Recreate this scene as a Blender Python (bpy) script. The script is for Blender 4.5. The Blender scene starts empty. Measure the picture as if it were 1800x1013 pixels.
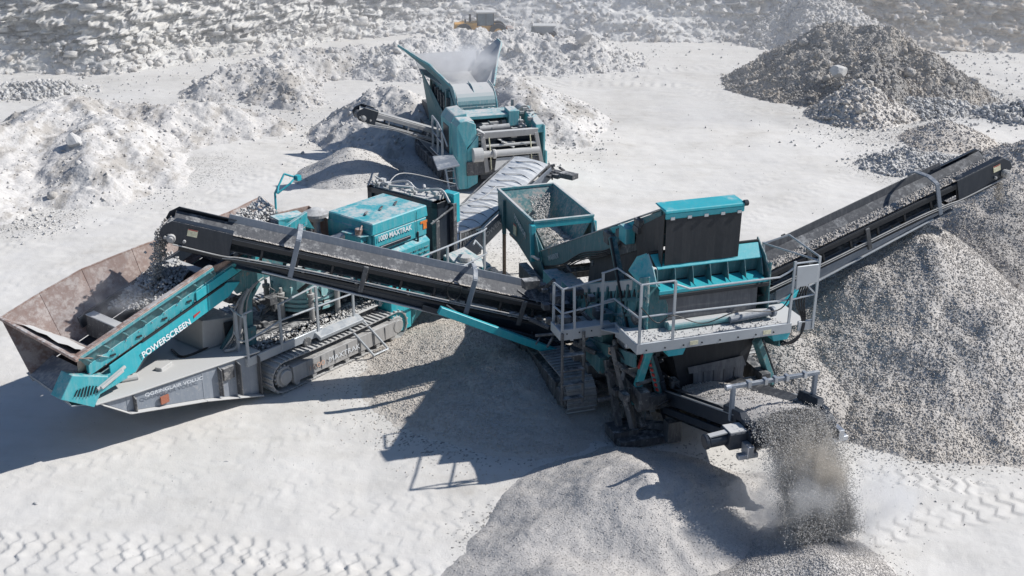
import bpy, math, random
import numpy as np
from mathutils import Vector, Matrix
rnd = random.Random(7)
D = bpy.data
scene = bpy.context.scene
COL = scene.collection
PI = math.pi

# ------------------------------------------------------------------ camera
FPX, TILT, CAMH, CX, CY = 2000.0, math.radians(22.0), 9.7, 900.0, 506.5
cam = D.objects.new("camera", D.cameras.new("camera"))
COL.objects.link(cam)
cam.location = (0, 0, CAMH)
cam.rotation_euler = (math.radians(90) - TILT, 0, 0)
cam.data.sensor_width = 36.0
cam.data.lens = 36.0 * FPX / 1800.0
cam.data.clip_end = 2000
scene.camera = cam

FW = np.array([0, math.cos(TILT), -math.sin(TILT)])
UP = np.array([0, math.sin(TILT), math.cos(TILT)])
CAM = np.array([0, 0, CAMH])
def ray(px, py):
    return (px - CX) / FPX * np.array([1.0, 0, 0]) + FW - (py - CY) / FPX * UP
def at(px, py, z=0.0):
    """surveyed point of the photograph on the level z"""
    d = ray(px, py); t = (z - CAMH) / d[2]
    return CAM + t * d

class Frame:
    """local frame of a machine: x, y in its plan, z up"""
    def __init__(s, o, ang):
        a = math.radians(ang); s.ang = ang
        s.o = np.array([o[0], o[1], 0.0])
        s.M = np.array([[math.cos(a), math.sin(a), 0], [-math.sin(a), math.cos(a), 0], [0, 0, 1.0]])
    def P(s, px, py, x=None, y=None, z=None):
        """surveyed point on one plane of the machine -> local coordinates"""
        ax, val = (0, x) if x is not None else (1, y) if y is not None else (2, z)
        d = s.M @ ray(px, py); c = s.M @ (CAM - s.o)
        return tuple(c + (val - c[ax]) / d[ax] * d)
    def W(s, l):
        return s.o + np.array(l) @ s.M
SF = Frame((2.9, 17.3), 18)      # screener
CF = Frame((-4.4, 20.9), 51.5)   # cone crusher
JF = Frame((-.4, 31.5), 18)      # jaw crusher

# ------------------------------------------------------------------ light
w = D.worlds.new("World"); scene.world = w; w.use_nodes = True
nt = w.node_tree
bg = nt.nodes["Background"]
sky = nt.nodes.new("ShaderNodeTexSky"); sky.sky_type = 'NISHITA'; sky.sun_disc = False
SUN_EL, SUN_AZ = math.radians(41.8), math.radians(9.5)    # azimuth from +x towards +y
sky.sun_elevation = SUN_EL; sky.sun_rotation = math.radians(90) - SUN_AZ
sky.air_density = 1.1; sky.dust_density = .8; sky.ozone_density = 1.6
tn = nt.nodes.new("ShaderNodeMix"); tn.data_type = 'RGBA'; tn.blend_type = 'MULTIPLY'; tn.inputs[0].default_value = 1.0
tn.inputs[7].default_value = (.84, .98, 1.16, 1); nt.links.new(sky.outputs[0], tn.inputs[6]); nt.links.new(tn.outputs[2], bg.inputs[0]); bg.inputs[1].default_value = 0.072
sl = D.lights.new("sun", 'SUN'); sl.energy = 4.8; sl.angle = math.radians(0.55); sl.color = (1.0, .978, .945)
so = D.objects.new("sun", sl); COL.objects.link(so)
sd = Vector((math.cos(SUN_EL) * math.cos(SUN_AZ), math.cos(SUN_EL) * math.sin(SUN_AZ), math.sin(SUN_EL)))
so.rotation_euler = sd.to_track_quat('Z', 'Y').to_euler(); so.location = (30, 5, 30)
scene.view_settings.view_transform = 'Standard'
scene.view_settings.look = 'None'
scene.view_settings.exposure = 0
scene.render.engine = 'CYCLES'
scene.cycles.use_denoising = True
scene.cycles.max_bounces = 5
scene.cycles.diffuse_bounces = 3
scene.cycles.volume_step_rate = 2
scene.cycles.volume_max_steps = 64
scene.cycles.volume_bounces = 2
try: scene.cycles.denoiser = 'OPENIMAGEDENOISE'
except Exception: pass

# ------------------------------------------------------------------ materials
class NT:
    def __init__(s, name):
        s.m = D.materials.new(name); s.m.use_nodes = True
        s.t = s.m.node_tree; s.n = s.t.nodes; s.l = s.t.links
        s.b = s.n["Principled BSDF"]
        s.out = s.n["Material Output"]
    def node(s, t, **k):
        n = s.n.new(t)
        for a, v in k.items():
            if a.startswith("i_"):
                key = a[2:]; key = int(key) if key.isdigit() else key
                n.inputs[key].default_value = v
            else: setattr(n, a, v)
        return n
    def link(s, a, b): s.l.new(a, b)
    def pos(s): 
        g = s.node("ShaderNodeNewGeometry"); return g
    def noise(s, vec, scale, detail=4, rough=.6):
        n = s.node("ShaderNodeTexNoise"); n.inputs["Scale"].default_value = scale
        n.inputs["Detail"].default_value = detail; n.inputs["Roughness"].default_value = rough
        if vec is not None: s.link(vec, n.inputs["Vector"])
        return n
    def math(s, op, a, b=None, clamp=False):
        n = s.node("ShaderNodeMath", operation=op, use_clamp=clamp)
        for i, v in enumerate((a, b)):
            if v is None: continue
            if isinstance(v, (int, float)): n.inputs[i].default_value = v
            else: s.link(v, n.inputs[i])
        return n.outputs[0]
    def ramp(s, fac, stops, interp='LINEAR'):
        r = s.node("ShaderNodeValToRGB"); r.color_ramp.interpolation = interp
        el = r.color_ramp.elements
        while len(el) < len(stops): el.new(.5)
        for e, (p, c) in zip(el, stops):
            e.position = p; e.color = (c, c, c, 1) if isinstance(c, (int, float)) else (*c, 1)
        s.link(fac, r.inputs[0]); return r.outputs[0]
    def mix(s, fac, a, b, blend='MIX'):
        n = s.node("ShaderNodeMix", data_type='RGBA', blend_type=blend)
        for i, v in ((0, fac), (6, a), (7, b)):
            if isinstance(v, (int, float)): n.inputs[i].default_value = v if i == 0 else (v, v, v, 1)
            elif isinstance(v, tuple): n.inputs[i].default_value = (*v, 1)
            else: s.link(v, n.inputs[i])
        return n.outputs[2]
    def bump(s, h, strength=.5, dist=.02, prev=None):
        n = s.node("ShaderNodeBump"); n.inputs["Strength"].default_value = strength
        n.inputs["Distance"].default_value = dist; s.link(h, n.inputs["Height"])
        if prev is not None: s.link(prev, n.inputs["Normal"])
        return n.outputs[0]

DUST = (.58, .575, .56)
def m_paint(name, col, dust=.5, rough=.5, metal=0.0, wear=None, wearamt=.3, base=.06, vary=.25):
    """painted or bare metal under stone dust that settles on upward faces and in streaks"""
    t = NT(name); g = t.pos(); P = g.outputs["Position"]
    n1 = t.noise(P, 2.3, 6, .65); n2 = t.noise(P, 14, 5, .7); n3 = t.noise(P, 60, 3, .6)
    mp = t.node("ShaderNodeMapping"); mp.inputs["Scale"].default_value = (9, 9, 1.1); t.link(P, mp.inputs[0])
    ns = t.noise(mp.outputs[0], 1.6, 5, .7)
    sx = t.node("ShaderNodeSeparateXYZ"); t.link(g.outputs["Normal"], sx.inputs[0])
    upf = t.ramp(sx.outputs[2], [(.15, 0.0), (.85, 1.0)])
    c = col
    dark = tuple(x * .62 for x in col); lite = tuple(min(1, x * 1.25 + .01) for x in col)
    c = t.mix(t.ramp(n1.outputs[0], [(.3, 0.0), (.7, 1.0)]), dark, lite)
    c = t.mix(1 - vary, c, col)
    if wear:
        wm = t.ramp(t.math('ADD', t.math('MULTIPLY', n2.outputs[0], .6), t.math('MULTIPLY', n1.outputs[0], .4)), [(.62 - wearamt * .25, 0.0), (.66 - wearamt * .2, 1.0)])
        c = t.mix(wm, c, wear)
    # streaky side dust + settled top dust
    sdst = t.math('MULTIPLY', t.ramp(ns.outputs[0], [(.46, 0.0), (.72, 1.0)]), min(1, dust * .9))
    film = t.math('MULTIPLY', t.ramp(n2.outputs[0], [(.3, .3), (.75, 1.0)]), base + dust * .14)
    tdst = t.math('MULTIPLY', upf, t.math('MULTIPLY', t.ramp(t.math('ADD', t.math('MULTIPLY', n1.outputs[0], .6), t.math('MULTIPLY', n2.outputs[0], .4)), [(.62 - dust * .38, 0.0), (.72 - dust * .3, 1.0)]), min(1.0, .35 + dust)))
    f = t.math('MAXIMUM', t.math('ADD', t.math('MULTIPLY', sdst, .45), film), tdst, True)
    dc = t.mix(n3.outputs[0], tuple(x * .86 for x in DUST), DUST)
    c = t.mix(f, c, dc)
    t.link(c, t.b.inputs["Base Color"])
    t.link(t.math('ADD', t.math('MULTIPLY', f, .5), rough, True), t.b.inputs["Roughness"])
    t.b.inputs["Metallic"].default_value = metal
    t.link(t.bump(n2.outputs[0], .25, .004), t.b.inputs["Normal"])
    return t.m

def m_plain(name, col, rough=.7, nscale=20, var=.25, bump=.3, bd=.01):
    t = NT(name); g = t.pos(); n = t.noise(g.outputs["Position"], nscale, 5, .65)
    t.link(t.mix(t.ramp(n.outputs[0], [(.3, 0.0), (.7, 1.0)]), tuple(x * (1 - var) for x in col), tuple(min(1, x * (1 + var)) for x in col)), t.b.inputs["Base Color"])
    t.b.inputs["Roughness"].default_value = rough
    t.link(t.bump(n.outputs[0], bump, bd), t.b.inputs["Normal"])
    return t.m

def m_gravel(name, lo, hi, cell=28, big=.35, bd=.02, tint=(1, .985, .96), patch=None, isl=True, con=1.0, toe=None):
    """loose stone: each cell of the voronoi is one pebble, each mesh island one larger stone"""
    t = NT(name); g = t.pos(); P = g.outputs["Position"]
    v = t.node("ShaderNodeTexVoronoi"); v.inputs["Scale"].default_value = cell; t.link(P, v.inputs["Vector"])
    v2 = t.node("ShaderNodeTexVoronoi"); v2.inputs["Scale"].default_value = cell * .45; t.link(P, v2.inputs["Vector"])
    sp = t.node("ShaderNodeSeparateXYZ"); t.link(v.outputs["Color"], sp.inputs[0])
    sp2 = t.node("ShaderNodeSeparateXYZ"); t.link(v2.outputs["Color"], sp2.inputs[0])
    f = t.math('ADD', t.math('MULTIPLY', sp.outputs[0], .6), t.math('MULTIPLY', sp2.outputs[1], .4))
    if isl:
        f = t.math('ADD', t.math('MULTIPLY', f, .55), t.math('MULTIPLY', g.outputs["Random Per Island"], .45))
    c = t.ramp(f, [(.5 - .42 * con, lo), (.5, (lo + hi) / 2 * .95), (.5 + .42 * con, hi)])
    n = t.noise(P, .8, 5, .6); nb = t.noise(P, 3.1, 5, .7)
    big_f = t.ramp(n.outputs[0], [(.38, 0.0), (.66, 1.0)])
    c = t.mix(t.math('MULTIPLY', big_f, big), c, t.mix(nb.outputs[0], tuple(x * (.55 * hi + .3) for x in (1, .98, .95)), tuple(x * (.6 * hi + .45) for x in (1, .98, .95))))
    if patch:
        mp_ = t.node("ShaderNodeMapping"); mp_.inputs["Scale"].default_value = (1.6, .45, .6); mp_.inputs["Rotation"].default_value = (0, 0, .5); t.link(P, mp_.inputs[0])
        nd = t.noise(mp_.outputs[0], .9, 6, .68)
        c = t.mix(t.math('MULTIPLY', t.ramp(t.math('ADD', t.math('MULTIPLY', nd.outputs[0], .7), t.math('MULTIPLY', nb.outputs[0], .3)), [(.49, 0.0), (.57, 1.0)]), .85), c, patch)
    if toe:     # fines wash out towards the foot of the heap and down a few chutes
        sz_ = t.node("ShaderNodeSeparateXYZ"); t.link(P, sz_.inputs[0])
        zz_ = t.math('ADD', sz_.outputs[2], t.math('MULTIPLY', t.math('SUBTRACT', nb.outputs[0], .5), .9))
        f1 = t.ramp(zz_, [(.12, .85), (.62, 0.0)])
        f2 = t.math('MULTIPLY', t.ramp(n.outputs[0], [(.54, 0.0), (.66, 1.0)]), .6)
        c = t.mix(t.math('MAXIMUM', f1, f2), c, toe)
    c = t.mix(1.0, c, tint, 'MULTIPLY')
    t.link(c, t.b.inputs["Base Color"]); t.b.inputs["Roughness"].default_value = .93
    t.b.inputs["Specular IOR Level"].default_value = .2
    hgt = t.math('ADD', t.math('MULTIPLY', v.outputs["Distance"], -1.0), t.math('MULTIPLY', v2.outputs["Distance"], -1.2))
    t.link(t.bump(hgt, .9, bd), t.b.inputs["Normal"])
    return t.m

M = {}
M['teal'] = m_paint("teal paint", (.006, .35, .405), .55, .38)
M['tealclean'] = m_paint("clean teal paint", (.005, .39, .455), .22, .35)
M['tealdusty'] = m_paint("dusty teal paint", (.012, .26, .30), .75, .5)
M['tealdull'] = m_paint("weathered and shaded teal paint", (.012, .13, .15), .45, .5, wear=(.16, .13, .11), wearamt=.25)  # darker teal, also holds the shade of feeder web and hopper wing
M['jawteal'] = m_paint("sun faded teal paint", (.03, .37, .42), .7, .5, base=.16)
M['bowl'] = m_paint("dusty teal casting brightened for sun", (.14, .46, .48), .7, .6, base=.35)  # paler teal, missing sunlight on the bowl put into its colour
M['canopy'] = m_paint("canopy paint under dust", (.006, .37, .43), .52, .4)
M['chalk'] = m_plain("white chalky dust", (.88, .87, .84), .95, 14, .10, .4, .006)
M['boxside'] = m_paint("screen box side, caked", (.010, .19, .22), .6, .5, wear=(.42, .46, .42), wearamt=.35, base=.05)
M['steel'] = m_paint("blue grey steel", (.17, .20, .245), .45, .5, .1)
M['chassis'] = m_paint("chassis grey paint", (.21, .24, .285), .5, .5, .1, wear=(.33, .34, .36), wearamt=.2)
M['dark'] = m_paint("dark grey paint", (.016, .024, .037), .08, .40, .1, base=.0)
M['black'] = m_paint("black paint", (.007, .010, .015), .03, .42, base=.0)
M['grimeshade'] = m_paint("grimy and shaded dark steel", (.042, .045, .052), .45, .6, .1, wear=(.2, .19, .18), wearamt=.3)
M['galv'] = m_paint("galvanised steel", (.42, .45, .48), .45, .42, .35)
M['silver'] = m_paint("bright steel", (.5, .52, .55), .3, .3, .6)
M['rust'] = m_paint("worn rusty steel", (.25, .165, .135), .5, .6, .1, wear=(.36, .25, .20), wearamt=.45, base=.08)
M['rustrim'] = m_paint("rust brown rim", (.27, .16, .12), .5, .6, wear=(.42, .30, .24), wearamt=.5)
M['rubber'] = m_paint("black rubber sheet", (.022, .024, .029), .06, .7, base=.0)
M['rubberbrown'] = m_paint("dusty rubber skirt", (.048, .044, .043), .08, .8, base=.02)
M['belt'] = m_paint("conveyor belt rubber", (.05, .053, .062), .35, .6, base=.03)
M['beltdusty'] = m_paint("dust caked belt", (.20, .20, .205), .95, .8, base=.25)
M['track'] = m_paint("dusty track steel", (.27, .26, .255), 1.0, .75, base=.3)
M['trackshade'] = m_paint("track steel", (.16, .16, .165), .7, .75, base=.15)  # darker copy of the track steel, shade put into its colour
M['deck'] = m_paint("dust covered deck", (.45, .44, .42), 1.2, .9, base=.5)
M['hose'] = m_plain("black hose", (.02, .02, .022), .5)
M['pipe'] = m_paint("grey pipe", (.32, .31, .30), .6, .5)
M['white'] = m_plain("white lettering", (.78, .79, .80), .6, 30, .12)
M['greytext'] = m_plain("faded lettering", (.62, .64, .66), .7, 40, .25)
M['paleorange'] = m_plain("faded orange lettering", (.55, .36, .27), .7, 40, .25)
M['darkmark'] = m_plain("dark slot", (.02, .025, .03), .8)
M['redmark'] = m_plain("red reflective mark", (.45, .05, .05), .5)
M['orange'] = m_plain("orange reflector", (.75, .22, .05), .4)
M['labelyellow'] = m_plain("cream warning label", (.72, .68, .48), .6)
M['wood'] = m_plain("wooden post", (.30, .22, .16), .8)
M['yellow'] = m_paint("yellow machine paint", (.75, .36, .03), .3, .5, base=.05)
M['glass'] = m_plain("dark cab glass", (.10, .14, .17), .25, 5, .3)
M['rustplate'] = m_plain("rusty plate", (.35, .13, .08), .8, 60)
M['gravel'] = m_gravel("grey gravel", .32, .66, 40, .32, .008, tint=(1, .94, .875), con=.9, toe=(.58, .565, .54))
M['gravelfine'] = m_gravel("fine gravel", .38, .60, 70, .35, .004, tint=(1, .95, .90))
M['graveltan'] = m_gravel("fine tan grit", .40, .60, 80, .45, .005, tint=(1, .965, .92))
M['rubble'] = m_gravel("grey rubble", .34, .72, 9, .35, .06, tint=(1, .98, .95))
M['rubbledark'] = m_gravel("dark grey rubble", .25, .56, 16, .25, .03, tint=(1, .945, .88), patch=(.52, .49, .45))
M['rubblepale'] = m_gravel("pale dusty rubble", .50, .63, 14, .5, .010, tint=(1, .965, .925), patch=(.385, .37, .35))
M['farrubble'] = m_gravel("hazy pale rubble", .48, .62, 9, .5, .03, tint=(1, .97, .935))  # distance haze put into the paler stone colour
M['sand'] = m_gravel("pale crusher dust", .54, .68, 40, .5, .004, tint=(1, .98, .955), isl=False)

# ------------------------------------------------------------------ noise
def hsh(ix, iy, seed):
    h = (ix.astype(np.int64) * 374761393 + iy.astype(np.int64) * 668265263 + seed * 1442695041) & 0xffffffff
    h = ((h ^ (h >> 13)) * 1274126177) & 0xffffffff
    return ((h ^ (h >> 16)) & 0xffffff) / float(0xffffff)
def vnoise(x, y, seed=0):
    ix = np.floor(x); iy = np.floor(y); fx = x - ix; fy = y - iy
    fx = fx * fx * (3 - 2 * fx); fy = fy * fy * (3 - 2 * fy)
    a = hsh(ix, iy, seed); b = hsh(ix + 1, iy, seed); c = hsh(ix, iy + 1, seed); d = hsh(ix + 1, iy + 1, seed)
    return (a * (1 - fx) + b * fx) * (1 - fy) + (c * (1 - fx) + d * fx) * fy
def fbm(x, y, seed=0, o=5, g=.5):
    s = 0; a = 1; t = 0
    for i in range(o):
        s = s + a * (vnoise(x, y, seed + i * 17) - .5); t += a; a *= g
        x, y = x * 1.97 + y * .23 + 3.1, y * 1.97 - x * .23 + 7.7
    return s / t * 2
def sstep(a, b, x):
    t = np.clip((x - a) / (b - a), 0, 1); return t * t * (3 - 2 * t)

# ------------------------------------------------------------------ object helpers
def tag(o, label=None, cat=None, group=None, kind=None):
    if label: o["label"] = label
    if cat: o["category"] = cat
    if group: o["group"] = group
    if kind: o["kind"] = kind
    return o
def mesh_obj(name, V, F, mat, smooth=False, parent=None, mats=None, mi=None):
    me = D.meshes.new(name)
    if isinstance(V, np.ndarray) and isinstance(F, np.ndarray):
        n, k = F.shape
        me.vertices.add(len(V)); me.vertices.foreach_set("co", np.ascontiguousarray(V, dtype=np.float32).ravel())
        me.loops.add(n * k); me.loops.foreach_set("vertex_index", np.ascontiguousarray(F, dtype=np.int32).ravel())
        me.polygons.add(n); me.polygons.foreach_set("loop_start", np.arange(0, n * k, k, dtype=np.int32))
        me.polygons.foreach_set("loop_total", np.full(n, k, dtype=np.int32))
        me.update(calc_edges=True)
    else:
        me.from_pydata([tuple(v) for v in V], [], F); me.update()
    for m in (mats or [mat]): me.materials.append(m)
    if mi is not None: me.polygons.foreach_set("material_index", np.array(mi, dtype=np.int32))
    if smooth: me.polygons.foreach_set("use_smooth", [True] * len(me.polygons))
    o = D.objects.new(name, me); COL.objects.link(o)
    if parent is not None: o.parent = parent
    return o

ICO = None
def _ico():
    p = (1 + 5 ** .5) / 2
    v = np.array([(-1, p, 0), (1, p, 0), (-1, -p, 0), (1, -p, 0), (0, -1, p), (0, 1, p), (0, -1, -p), (0, 1, -p), (p, 0, -1), (p, 0, 1), (-p, 0, -1), (-p, 0, 1)], float)
    v /= np.linalg.norm(v[0])
    f = np.array([(0, 11, 5), (0, 5, 1), (0, 1, 7), (0, 7, 10), (0, 10, 11), (1, 5, 9), (5, 11, 4), (11, 10, 2), (10, 7, 6), (7, 1, 8), (3, 9, 4), (3, 4, 2), (3, 2, 6), (3, 6, 8), (3, 8, 9), (4, 9, 5), (2, 4, 11), (6, 2, 10), (8, 6, 7), (9, 8, 1)])
    return v, f
IV, IF = _ico()
CV = np.array([(x, y, z) for x in (-1, 1) for y in (-1, 1) for z in (-1, 1)], float) * .62
CFc = np.array([(0, 1, 3), (0, 3, 2), (4, 6, 7), (4, 7, 5), (0, 4, 5), (0, 5, 1), (2, 3, 7), (2, 7, 6), (0, 2, 6), (0, 6, 4), (1, 5, 7), (1, 7, 3)])
def stones(C, R, seed=1, simple=False, jit=.34, flat=.75):
    """angular stones: centres C (n,3), radii R (n,) -> verts, tri faces"""
    rg = np.random.default_rng(seed)
    bv, bf = (CV, CFc) if simple else (IV, IF)
    n = len(C)
    v = bv[None] * (1 + rg.uniform(-jit, jit, (n, len(bv), 1))) + rg.uniform(-jit * .5, jit * .5, (n, len(bv), 3))
    v = v * (np.array([1, 1, flat]) * rg.uniform(.7, 1.25, (n, 1, 3)))
    q = rg.normal(size=(n, 4)); q /= np.linalg.norm(q, axis=1)[:, None]
    a, b, c, d = q.T
    Rm = np.stack([1 - 2 * (c * c + d * d), 2 * (b * c - a * d), 2 * (b * d + a * c),
                   2 * (b * c + a * d), 1 - 2 * (b * b + d * d), 2 * (c * d - a * b),
                   2 * (b * d - a * c), 2 * (c * d + a * b), 1 - 2 * (b * b + c * c)], 1).reshape(n, 3, 3)
    v = np.einsum('nij,nkj->nki', Rm, v) * np.asarray(R)[:, None, None] + np.asarray(C)[:, None, :]
    f = bf[None] + (np.arange(n) * len(bv))[:, None, None]
    return v.reshape(-1, 3), f.reshape(-1, 3)
# ------------------------------------------------------------------ ground
def seg_dist(x, y, pts):
    """distance to a polyline, arc length and signed side, and interpolated extra values"""
    best = np.full(x.shape, 1e9); S = np.zeros(x.shape); T = np.zeros(x.shape); Z = np.zeros(x.shape)
    acc = 0
    for p, q in zip(pts[:-1], pts[1:]):
        dx, dy = q[0] - p[0], q[1] - p[1]; L = math.hypot(dx, dy) + 1e-9
        t = np.clip(((x - p[0]) * dx + (y - p[1]) * dy) / (L * L), 0, 1)
        ex, ey = x - (p[0] + t * dx), y - (p[1] + t * dy); d = np.hypot(ex, ey)
        m = d < best
        best = np.where(m, d, best); S = np.where(m, acc + t * L, S)
        T = np.where(m, (ex * dy - ey * dx) / L, T)
        if len(p) > 2: Z = np.where(m, p[2] + t * (q[2] - p[2]), Z)
        acc += L
    return best, S, T, Z
def px_line(l, z=0): return [tuple(at(a, b, z)[:2]) for a, b in l]
TRACKS = [  # centre line, width, pitch, depth, chevron slope
    (px_line([(-160, 965), (80, 966), (380, 972), (640, 1000)]), .36, .28, .026, .55),
    (px_line([(-160, 992), (60, 985), (330, 985), (600, 1005), (860, 1040)]), .62, .30, .038, .55),
    (px_line([(-160, 945), (100, 948), (420, 955), (640, 985), (900, 1030)]), .40, .27, .030, .5),
    (px_line([(150, 905), (430, 800), (640, 720), (760, 655)]), .45, .26, .010, .5),
    (px_line([(330, 925), (560, 840), (730, 770)]), .5, .30, .010, .6),
    (px_line([(560, 900), (720, 880), (960, 905), (1080, 960)]), .5, .30, .016, .6),
    (px_line([(640, 965), (760, 925), (960, 930)]), .45, .30, .014, .6),
    (px_line([(0, 850), (200, 800), (430, 740)]), .45, .28, .010, .5),
    (px_line([(1440, 815), (1600, 840), (1720, 858)]), .55, .26, .036, .6),
    (px_line([(1450, 960), (1640, 915), (1830, 880)]), .62, .30, .034, .6),
    (px_line([(1500, 900), (1700, 985), (1830, 1010)]), .5, .30, .006, .6),
    (px_line([(1250, 420), (1350, 370), (1500, 310)]), .6, .32, .02, .6),
    (px_line([(1180, 440), (1290, 340), (1420, 290)]), .6, .32, .014, .6),
    (px_line([(380, 335), (470, 300), (600, 265)]), .7, .34, .03, .6),
    (px_line([(300, 290), (420, 262), (560, 215)]), .7, .34, .02, .6),
    (px_line([(0, 440), (150, 400), (380, 350), (560, 290)]), .7, .34, .018, .6),
    (px_line([(-40, 520), (120, 470), (260, 400)]), .6, .34, .016, .6),
    (px_line([(900, 160), (1000, 145), (1200, 150), (1330, 200)]), .9, .42, .05, .5),
    (px_line([(880, 128), (1010, 118), (1150, 125), (1300, 118)]), .9, .42, .05, .5),
    (px_line([(900, 142), (1010, 132), (1150, 138)]), .8, .42, .05, .5),
]
def ground_z(x, y):
    x = np.asarray(x, float); y = np.asarray(y, float)
    z = .10 * fbm(x * .22, y * .22, 3, 4) + .022 * fbm(x * 1.3, y * 1.3, 9, 4)
    near = sstep(34, 24, y)
    z = z + .005 * fbm(x * 6, y * 6, 21, 3) * (.4 + .6 * near)
    # long wheel ruts that sweep across the floor
    s = .35 * fbm(x * .08 + 4, y * .08, 31, 2)
    r1 = np.sin((x * .62 + y * .36 + s * 9) * 3.1) * fbm(x * .15, y * .15, 33, 2)
    z = z + .035 * r1 * sstep(22, 30, y)
    r2 = fbm((x * .45 + y * 1.05) * 3.2, (x - y * .4) * .22, 36, 3)
    z = z + .007 * r2 + .004 * (1 - 2 * np.abs(fbm(x * 2.6, y * 2.6, 38, 4)))
    return z
def ground_full(x, y):
    z = ground_z(x, y)
    for pts, wd, pit, dep, ch in TRACKS:
        P = np.array(pts)
        m = (x > P[:, 0].min() - 1) & (x < P[:, 0].max() + 1) & (y > P[:, 1].min() - 1) & (y < P[:, 1].max() + 1)
        if not m.any(): continue
        xx, yy = x[m], y[m]
        d, S, T, _ = seg_dist(xx, yy, pts)
        wob = .10 * fbm(xx * 1.6, yy * 1.6, 77, 3)
        zig = np.abs(((T / .34) + .5) % 1.0 - .5) * .34
        ph = ((S + zig * ch * 1.3 + wob) / pit) % 1.0
        lug = sstep(.0, .07, ph) * (1 - sstep(.15, .95, ph))
        edge = sstep(wd * .5 + .05, wd * .5 - .06, d)
        brk = .45 + .55 * sstep(-.35, .35, fbm(xx * 1.1, yy * 1.1, 55, 4)); dep_ = dep * .72
        z[m] += edge * brk * (dep_ * (lug - .55)) + .25 * dep_ * brk * np.exp(-((d - wd * .56) / .07) ** 2)
    return z
def gravelness(x, y):
    g = np.zeros(x.shape)
    def blob(px, py, r, a, rag=.5):
        c = at(px, py)[:2]; d = np.hypot(x - c[0], (y - c[1]))
        return a * sstep(r * (1 + rag), r * (1 - rag), d + .5 * r * rag * fbm(x * 1.1, y * 1.1, 61, 4))
    for b in ((900, 660, 2.4, .9), (820, 620, 1.6, .7), (740, 640, .8, .3), (1390, 640, 1.5, .9), (1620, 700, 2.2, .6), (1480, 740, .8, .5), (1230, 870, 1.2, .3), (960, 960, 1.1, .35),
              (700, 290, 2.0, .25), (900, 480, 2.5, .15), (60, 390, 1.2, .2), (330, 300, 1.6, .2), (1650, 300, 2.2, .35), (1560, 230, 2.0, .3), (1700, 180, 2.5, .35),
              (640, 240, 1.8, .25)):
        g = np.maximum(g, blob(*b))
    return g
# one sheet: fan of cells that are fine near the camera and coarse towards and past the horizon
ys = [-60, -30, -10, 4]; v = 10.4
while v < 70: ys.append(v); v *= 1.00185
ys += [72, 76, 82, 92, 110, 140, 190, 260, 400]
ys = np.array(ys)
a = np.concatenate([[-12, -6, -3, -1.6, -1.0, -.75, -.62], np.arange(-.545, .546, .00165), [.62, .75, 1.0, 1.6, 3, 6, 12]])
gx = a[None, :] * np.maximum(ys, 10)[:, None]; gy = np.repeat(ys[:, None], len(a), 1)
gz = ground_full(gx.copy().ravel(), gy.ravel()).reshape(gx.shape)
nr, nc = gx.shape
Vg = np.stack([gx, gy, gz], -1).reshape(-1, 3)
ii = (np.arange(nr - 1)[:, None] * nc + np.arange(nc - 1)[None, :]).ravel()
Fg = np.stack([ii, ii + 1, ii + nc + 1, ii + nc], 1)
def m_ground():
    t = NT("pale quarry dust floor"); g = t.pos(); P = g.outputs["Position"]
    at_ = t.node("ShaderNodeAttribute", attribute_name="gravelness")
    n1 = t.noise(P, .35, 6, .6); n2 = t.noise(P, 2.2, 6, .68); n3 = t.noise(P, 40, 3, .6)
    mp = t.node("ShaderNodeMapping"); mp.inputs["Rotation"].default_value = (0, 0, .45); mp.inputs["Scale"].default_value = (.25, 2.4, 1)
    t.link(P, mp.inputs[0]); ns = t.noise(mp.outputs[0], 1.0, 6, .6)
    f = t.math('ADD', t.math('MULTIPLY', n1.outputs[0], .5), t.math('ADD', t.math('MULTIPLY', n2.outputs[0], .25), t.math('MULTIPLY', ns.outputs[0], .25)))
    c = t.ramp(f, [(.36, (.54, .508, .462)), (.44, (.625, .597, .553)), (.52, (.665, .638, .597)), (.62, (.695, .67, .632))])
    # loose pebbles where stone has been spilled
    v = t.node("ShaderNodeTexVoronoi"); v.inputs["Scale"].default_value = 30; t.link(P, v.inputs["Vector"])
    sp = t.node("ShaderNodeSeparateXYZ"); t.link(v.outputs["Color"], sp.inputs[0])
    gc = t.ramp(sp.outputs[0], [(0, (.22, .21, .20)), (.5, (.40, .385, .36)), (1, (.64, .62, .59))])
    gm = t.math('LESS_THAN', sp.outputs[1], t.math('MULTIPLY', at_.outputs["Fac"], .95))
    c = t.mix(t.math('MULTIPLY', at_.outputs["Fac"], .5), c, (.47, .45, .42))
    c = t.mix(gm, c, gc)
    # sparse dark specks everywhere
    v2 = t.node("ShaderNodeTexVoronoi"); v2.inputs["Scale"].default_value = 9; t.link(P, v2.inputs["Vector"])
    sp2 = t.node("ShaderNodeSeparateXYZ"); t.link(v2.outputs["Color"], sp2.inputs[0])
    spk = t.math('MULTIPLY', t.math('LESS_THAN', v2.outputs["Distance"], t.math('MULTIPLY', sp2.outputs[0], .16)), t.math('GREATER_THAN', sp2.outputs[1], .72))
    c = t.mix(t.math('MULTIPLY', spk, .55), c, (.40, .38, .36))
    t.link(c, t.b.inputs["Base Color"]); t.b.inputs["Roughness"].default_value = .95
    t.b.inputs["Specular IOR Level"].default_value = .15
    b1 = t.bump(t.math('ADD', t.math('MULTIPLY', n3.outputs[0], .5), n2.outputs[0]), .35, .03)
    h = t.math('MULTIPLY', t.math('MULTIPLY', v.outputs["Distance"], -1.0), gm)
    t.link(t.bump(h, .9, .025, b1), t.b.inputs["Normal"])
    return t.m
M['ground'] = m_ground()
ground = mesh_obj("ground", Vg, Fg, M['ground'], True)
tag(ground, kind="structure")
att = ground.data.attributes.new("gravelness", 'FLOAT', 'POINT')
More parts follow.
